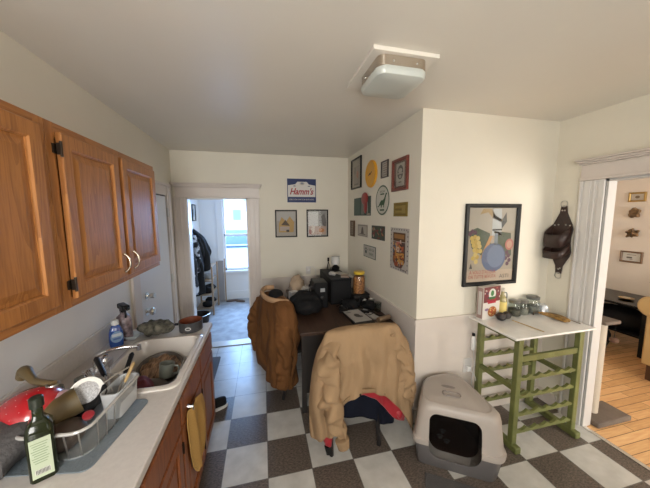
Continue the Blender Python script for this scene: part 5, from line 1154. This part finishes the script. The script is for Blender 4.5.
# ------------------------------------------------------------------ living room
def LW(y, z): return (LX, y, z)
gold = mat('old_gold_frame', (.38, .24, .07), .35, .4)
a = Art().board(.13, .10, .002, (.5, .45, .38)); a.ell(0, 0, .025, .02, (.2, .15, .1), 1)
framed('framed_print', 'small gold framed picture, topmost on the living room wall', 'picture', LW(2.665, 2.015), RIGHT, .185, .135, .024, .02, gold, a, pane=False)
a = Art().board(.19, .12, .002, (.55, .53, .48)); a.rect(-.02, -.01, .06, .022, (.1, .09, .08), 1); a.rect(0, -.035, .03, .008, (.2, .18, .15), 1); a.rect(0, .03, .1, .008, (.2, .18, .15), 1)
framed('framed_print', 'brown framed wide picture, lowest on the living room wall', 'picture', LW(2.655, 1.155), RIGHT, .24, .165, .022, .02, mat('brown_frame', (.16, .09, .045), .4), a, pane=False)
for z, lb, sd, w_ in ((1.79, 'rounded dark bronze mask ornament, upper one on the living room wall', 1, .08), (1.50, 'jagged dark bronze leaf ornament, lower one on the living room wall', 7, .095)):
    bm = blob(new(), (0, 0, .02), w_, .07, .028, 14); crumple(bm, .05, 16 if sd == 1 else 28, sd); o = obj('wall_ornament', bm, mat('bronze_ornament', (.22, .13, .06), .4, .3, var=.6, vscale=14), loc=LW(2.66, z), rot=RIGHT); o.location.x -= .012; props(o, lb, 'wall ornament'); o.scale = (.72, .85, 1)
t = thing('low_table', 'low black glass topped table against the living room wall', 'table', (4.82, 2.62, 0))
obj('table_top', B(-.34, .34, -.55, .45, .60, .625), mat('satin_black', (.007, .007, .008), .55, spec=.12), t, smooth=False, bev=.004)
obj('glass_top', B(-.35, .35, -.56, .46, .626, .634), glass('dark_glass', (.3, .3, .3)), t, smooth=False)
for x in (-.3, .3):
    for y in (-.5, .4): obj('leg', B(x - .02, x + .02, y - .02, y + .02, 0, .60), blackp, t, smooth=False)
obj('lower_shelf', B(-.28, .28, -.48, .38, .22, .24), blackp, t, smooth=False)
soft('black_duffel', 'black duffel bag on the living room floor beside the table', 'bag', (4.25, 2.55, 0), .20, .26, .22, fab, .03, 8)
soft('duffel_bag', 'dark bag stored on the lower shelf of the black table', 'bag', (4.80, 2.50, .241), .24, .33, .15, fab, .02, 8)
t = thing('black_vase', 'black speaker like vase on the table beside the doorway', 'vase', (4.66, 2.70, .635)); obj('vase_body', lathe(new(), [(.05, 0), (.06, .1), (.045, .22), (.06, .28), (.04, .33)], 20), blackp, t); obj('neck_ring', lathe(new(), [(.045, .325), (.045, .345)], 20), steel, t)
t = thing('brass_dish', 'small brass dish with papers on the living room table', 'dish', (4.74, 2.42, .635)); obj('dish', lathe(new(), [(.05, 0), (.075, .02), (.07, .02), (.045, .005)], 20), mat('brass', (.5, .33, .12), .3, .9), t); obj('contents', blob(new(), (0, 0, .018), .05, .05, .014, 8), mat('paper_scraps', (.5, .42, .3), .7), t)
t = thing('floor_lamp', 'grey metal floor lamp at the right edge behind the armchair', 'lamp', (4.62, 2.06, 0)); obj('base', lathe(new(), [(.12, 0), (.12, .02), (.02, .03)], 24), steel, t); obj('pole', tube(new(), [(0, 0, .02), (0, 0, .96)], .012, 10), steel, t); obj('lamp_shade', lathe(new(), [(.08, .93), (.10, .945), (.06, .99), (.03, 1.0)], 24), mat('grey_metal', (.2, .2, .2), .3, .6), t)
cre = mat('cream_leather', (.52, .37, .17), .42, coat=.15)
t = thing('armchair', 'cream yellow leather armchair with rolled arm at the right edge', 'armchair', (4.30, 1.45, 0), (0, 0, 0))
wl = mat('dark_leg_wood', (.07, .03, .015), .4)
obj('seat_cushion', B(-.33, .33, -.28, .28, .34, .50), cre, t, bev=.04); obj('seat_base', B(-.36, .36, -.29, .29, .16, .34), cre, t, bev=.02)
obj('backrest', B(.28, .46, -.36, .36, .30, 1.0), cre, t, bev=.06)
for s in (-1, 1):
    bm = new(); box(bm, -.34, .36, s * .35 - .055, s * .35 + .055, .16, .72); o = obj('arm', bm, cre, t, bev=.02)
    bm = new(); tube(bm, [(-.36, s * .37, .80), (.36, s * .37, .80)], .11, 24); obj('arm_roll', bm, cre, t, bev=.02)
    for x in (-.30, .36): obj('leg', B(x - .03, x + .03, s * .33 - .03, s * .33 + .03, 0, .17), wl, t, bev=.004)
# cat scratching post by the doorway
car = mat('taupe_carpet', (.16, .125, .10), .95, bump=.8, bscale=120, var=.2)
t = thing('scratching_post', 'cat scratching post with carpeted base just inside the doorway', 'scratching post', (2.85, 1.54, 0))
obj('base', B(-.19, .20, -.11, .10, 0, .045), car, t, bev=.012)
obj('post', lathe(new(), [(.045, .045), (.045, .86)], 24, c=(-.055, .03, 0)), mat('sisal_rope', (.50, .44, .36), .9, bump=1, bscale=60, stretch=(.2, .2, 3)), t)
obj('top_platform', B(-.13, .05, -.05, .11, .86, .89), car, t, bev=.01)
obj('string', tube(new(), [(.02, -.03, .86), (.02, -.03, .74)], .002, 6), blackp, t); obj('toy_ball', blob(new(), (.02, -.03, .715), .03, .03, .025, 10), mat('brown_fluff', (.10, .05, .03), .95), t)

# ------------------------------------------------------------------ light
w = bpy.data.worlds.new('World'); bpy.context.scene.world = w; w.use_nodes = True
bgn = w.node_tree.nodes['Background']; bgn.inputs[0].default_value = (.28, .52, 1.0, 1); bgn.inputs[1].default_value = 5.5
def area(name, loc, rot, sx, sy, e, col, portal=False):
    l = bpy.data.lights.new(name, 'AREA'); l.shape = 'RECTANGLE'; l.size = sx; l.size_y = sy; l.energy = e; l.color = col
    o = bpy.data.objects.new(name, l); C.objects.link(o); o.location = loc; o.rotation_euler = rot
    if portal: l.cycles.is_portal = True
    return o
area('porch_window_portal', ((WX0 + WX1) / 2, PY + .04, (WZ0 + WZ1) / 2), (R(-90), 0, 0), WX1 - WX0, WZ1 - WZ0, 0, (1, 1, 1), True)
area('rear_window_daylight', (1.80, RY + .01, 1.52), (R(90), 0, 0), 1.1, 1.35, 15, (1.0, .985, .94))
area('rear_left_fill', (-.35, RY + .01, 1.65), (R(90), 0, 0), .8, 1.1, 66, (1.0, .985, .945))  # fill lamp added to brighten the ceiling and walls from the left
area('living_window_daylight', (4.0, LY0 + .01, 1.35), (R(90), 0, 0), 1.6, 1.7, 115, (1.0, .96, .88))
# daylight pouring down through the porch window onto the porch floor
area('porch_window_daylight', ((WX0 + WX1) / 2, PY + .7, 1.9), (R(-68), 0, 0), .9, 1.4, 110, (.30, .55, 1.0))

area('porch_side_fill', (PX1 - .01, 4.85, 1.45), (0, R(90), 0), 1.3, 1.1, 16, (.90, .95, 1.0))  # added neutral fill for the porch wall and coats

# ------------------------------------------------------------------ camera
cam = bpy.data.cameras.new('Camera'); co = bpy.data.objects.new('Camera', cam); C.objects.link(co)
yaw, pit, rol = .23239, .10810, -.00499
fw = Vector((math.sin(yaw) * math.cos(pit), math.cos(yaw) * math.cos(pit), -math.sin(pit))); rt_ = Vector((math.cos(yaw), -math.sin(yaw), 0)); up = rt_.cross(fw)
r2 = rt_ * math.cos(rol) + up * math.sin(rol); u2 = -rt_ * math.sin(rol) + up * math.cos(rol)
M = Matrix((r2, u2, -fw)).transposed().to_4x4(); M.translation = Vector((0, 0, 1.7773)); co.matrix_world = M
cam.sensor_width = 36; cam.lens = 263.51 / 650 * 36; cam.clip_start = .02; cam.clip_end = 200
S = bpy.context.scene; S.camera = co
S.view_settings.view_transform = 'Standard'; S.view_settings.look = 'None'; S.view_settings.gamma = 1; S.view_settings.exposure = .06
S.view_settings.use_curve_mapping = False
S.cycles.max_bounces = 12; S.cycles.diffuse_bounces = 6; S.cycles.transparent_max_bounces = 16
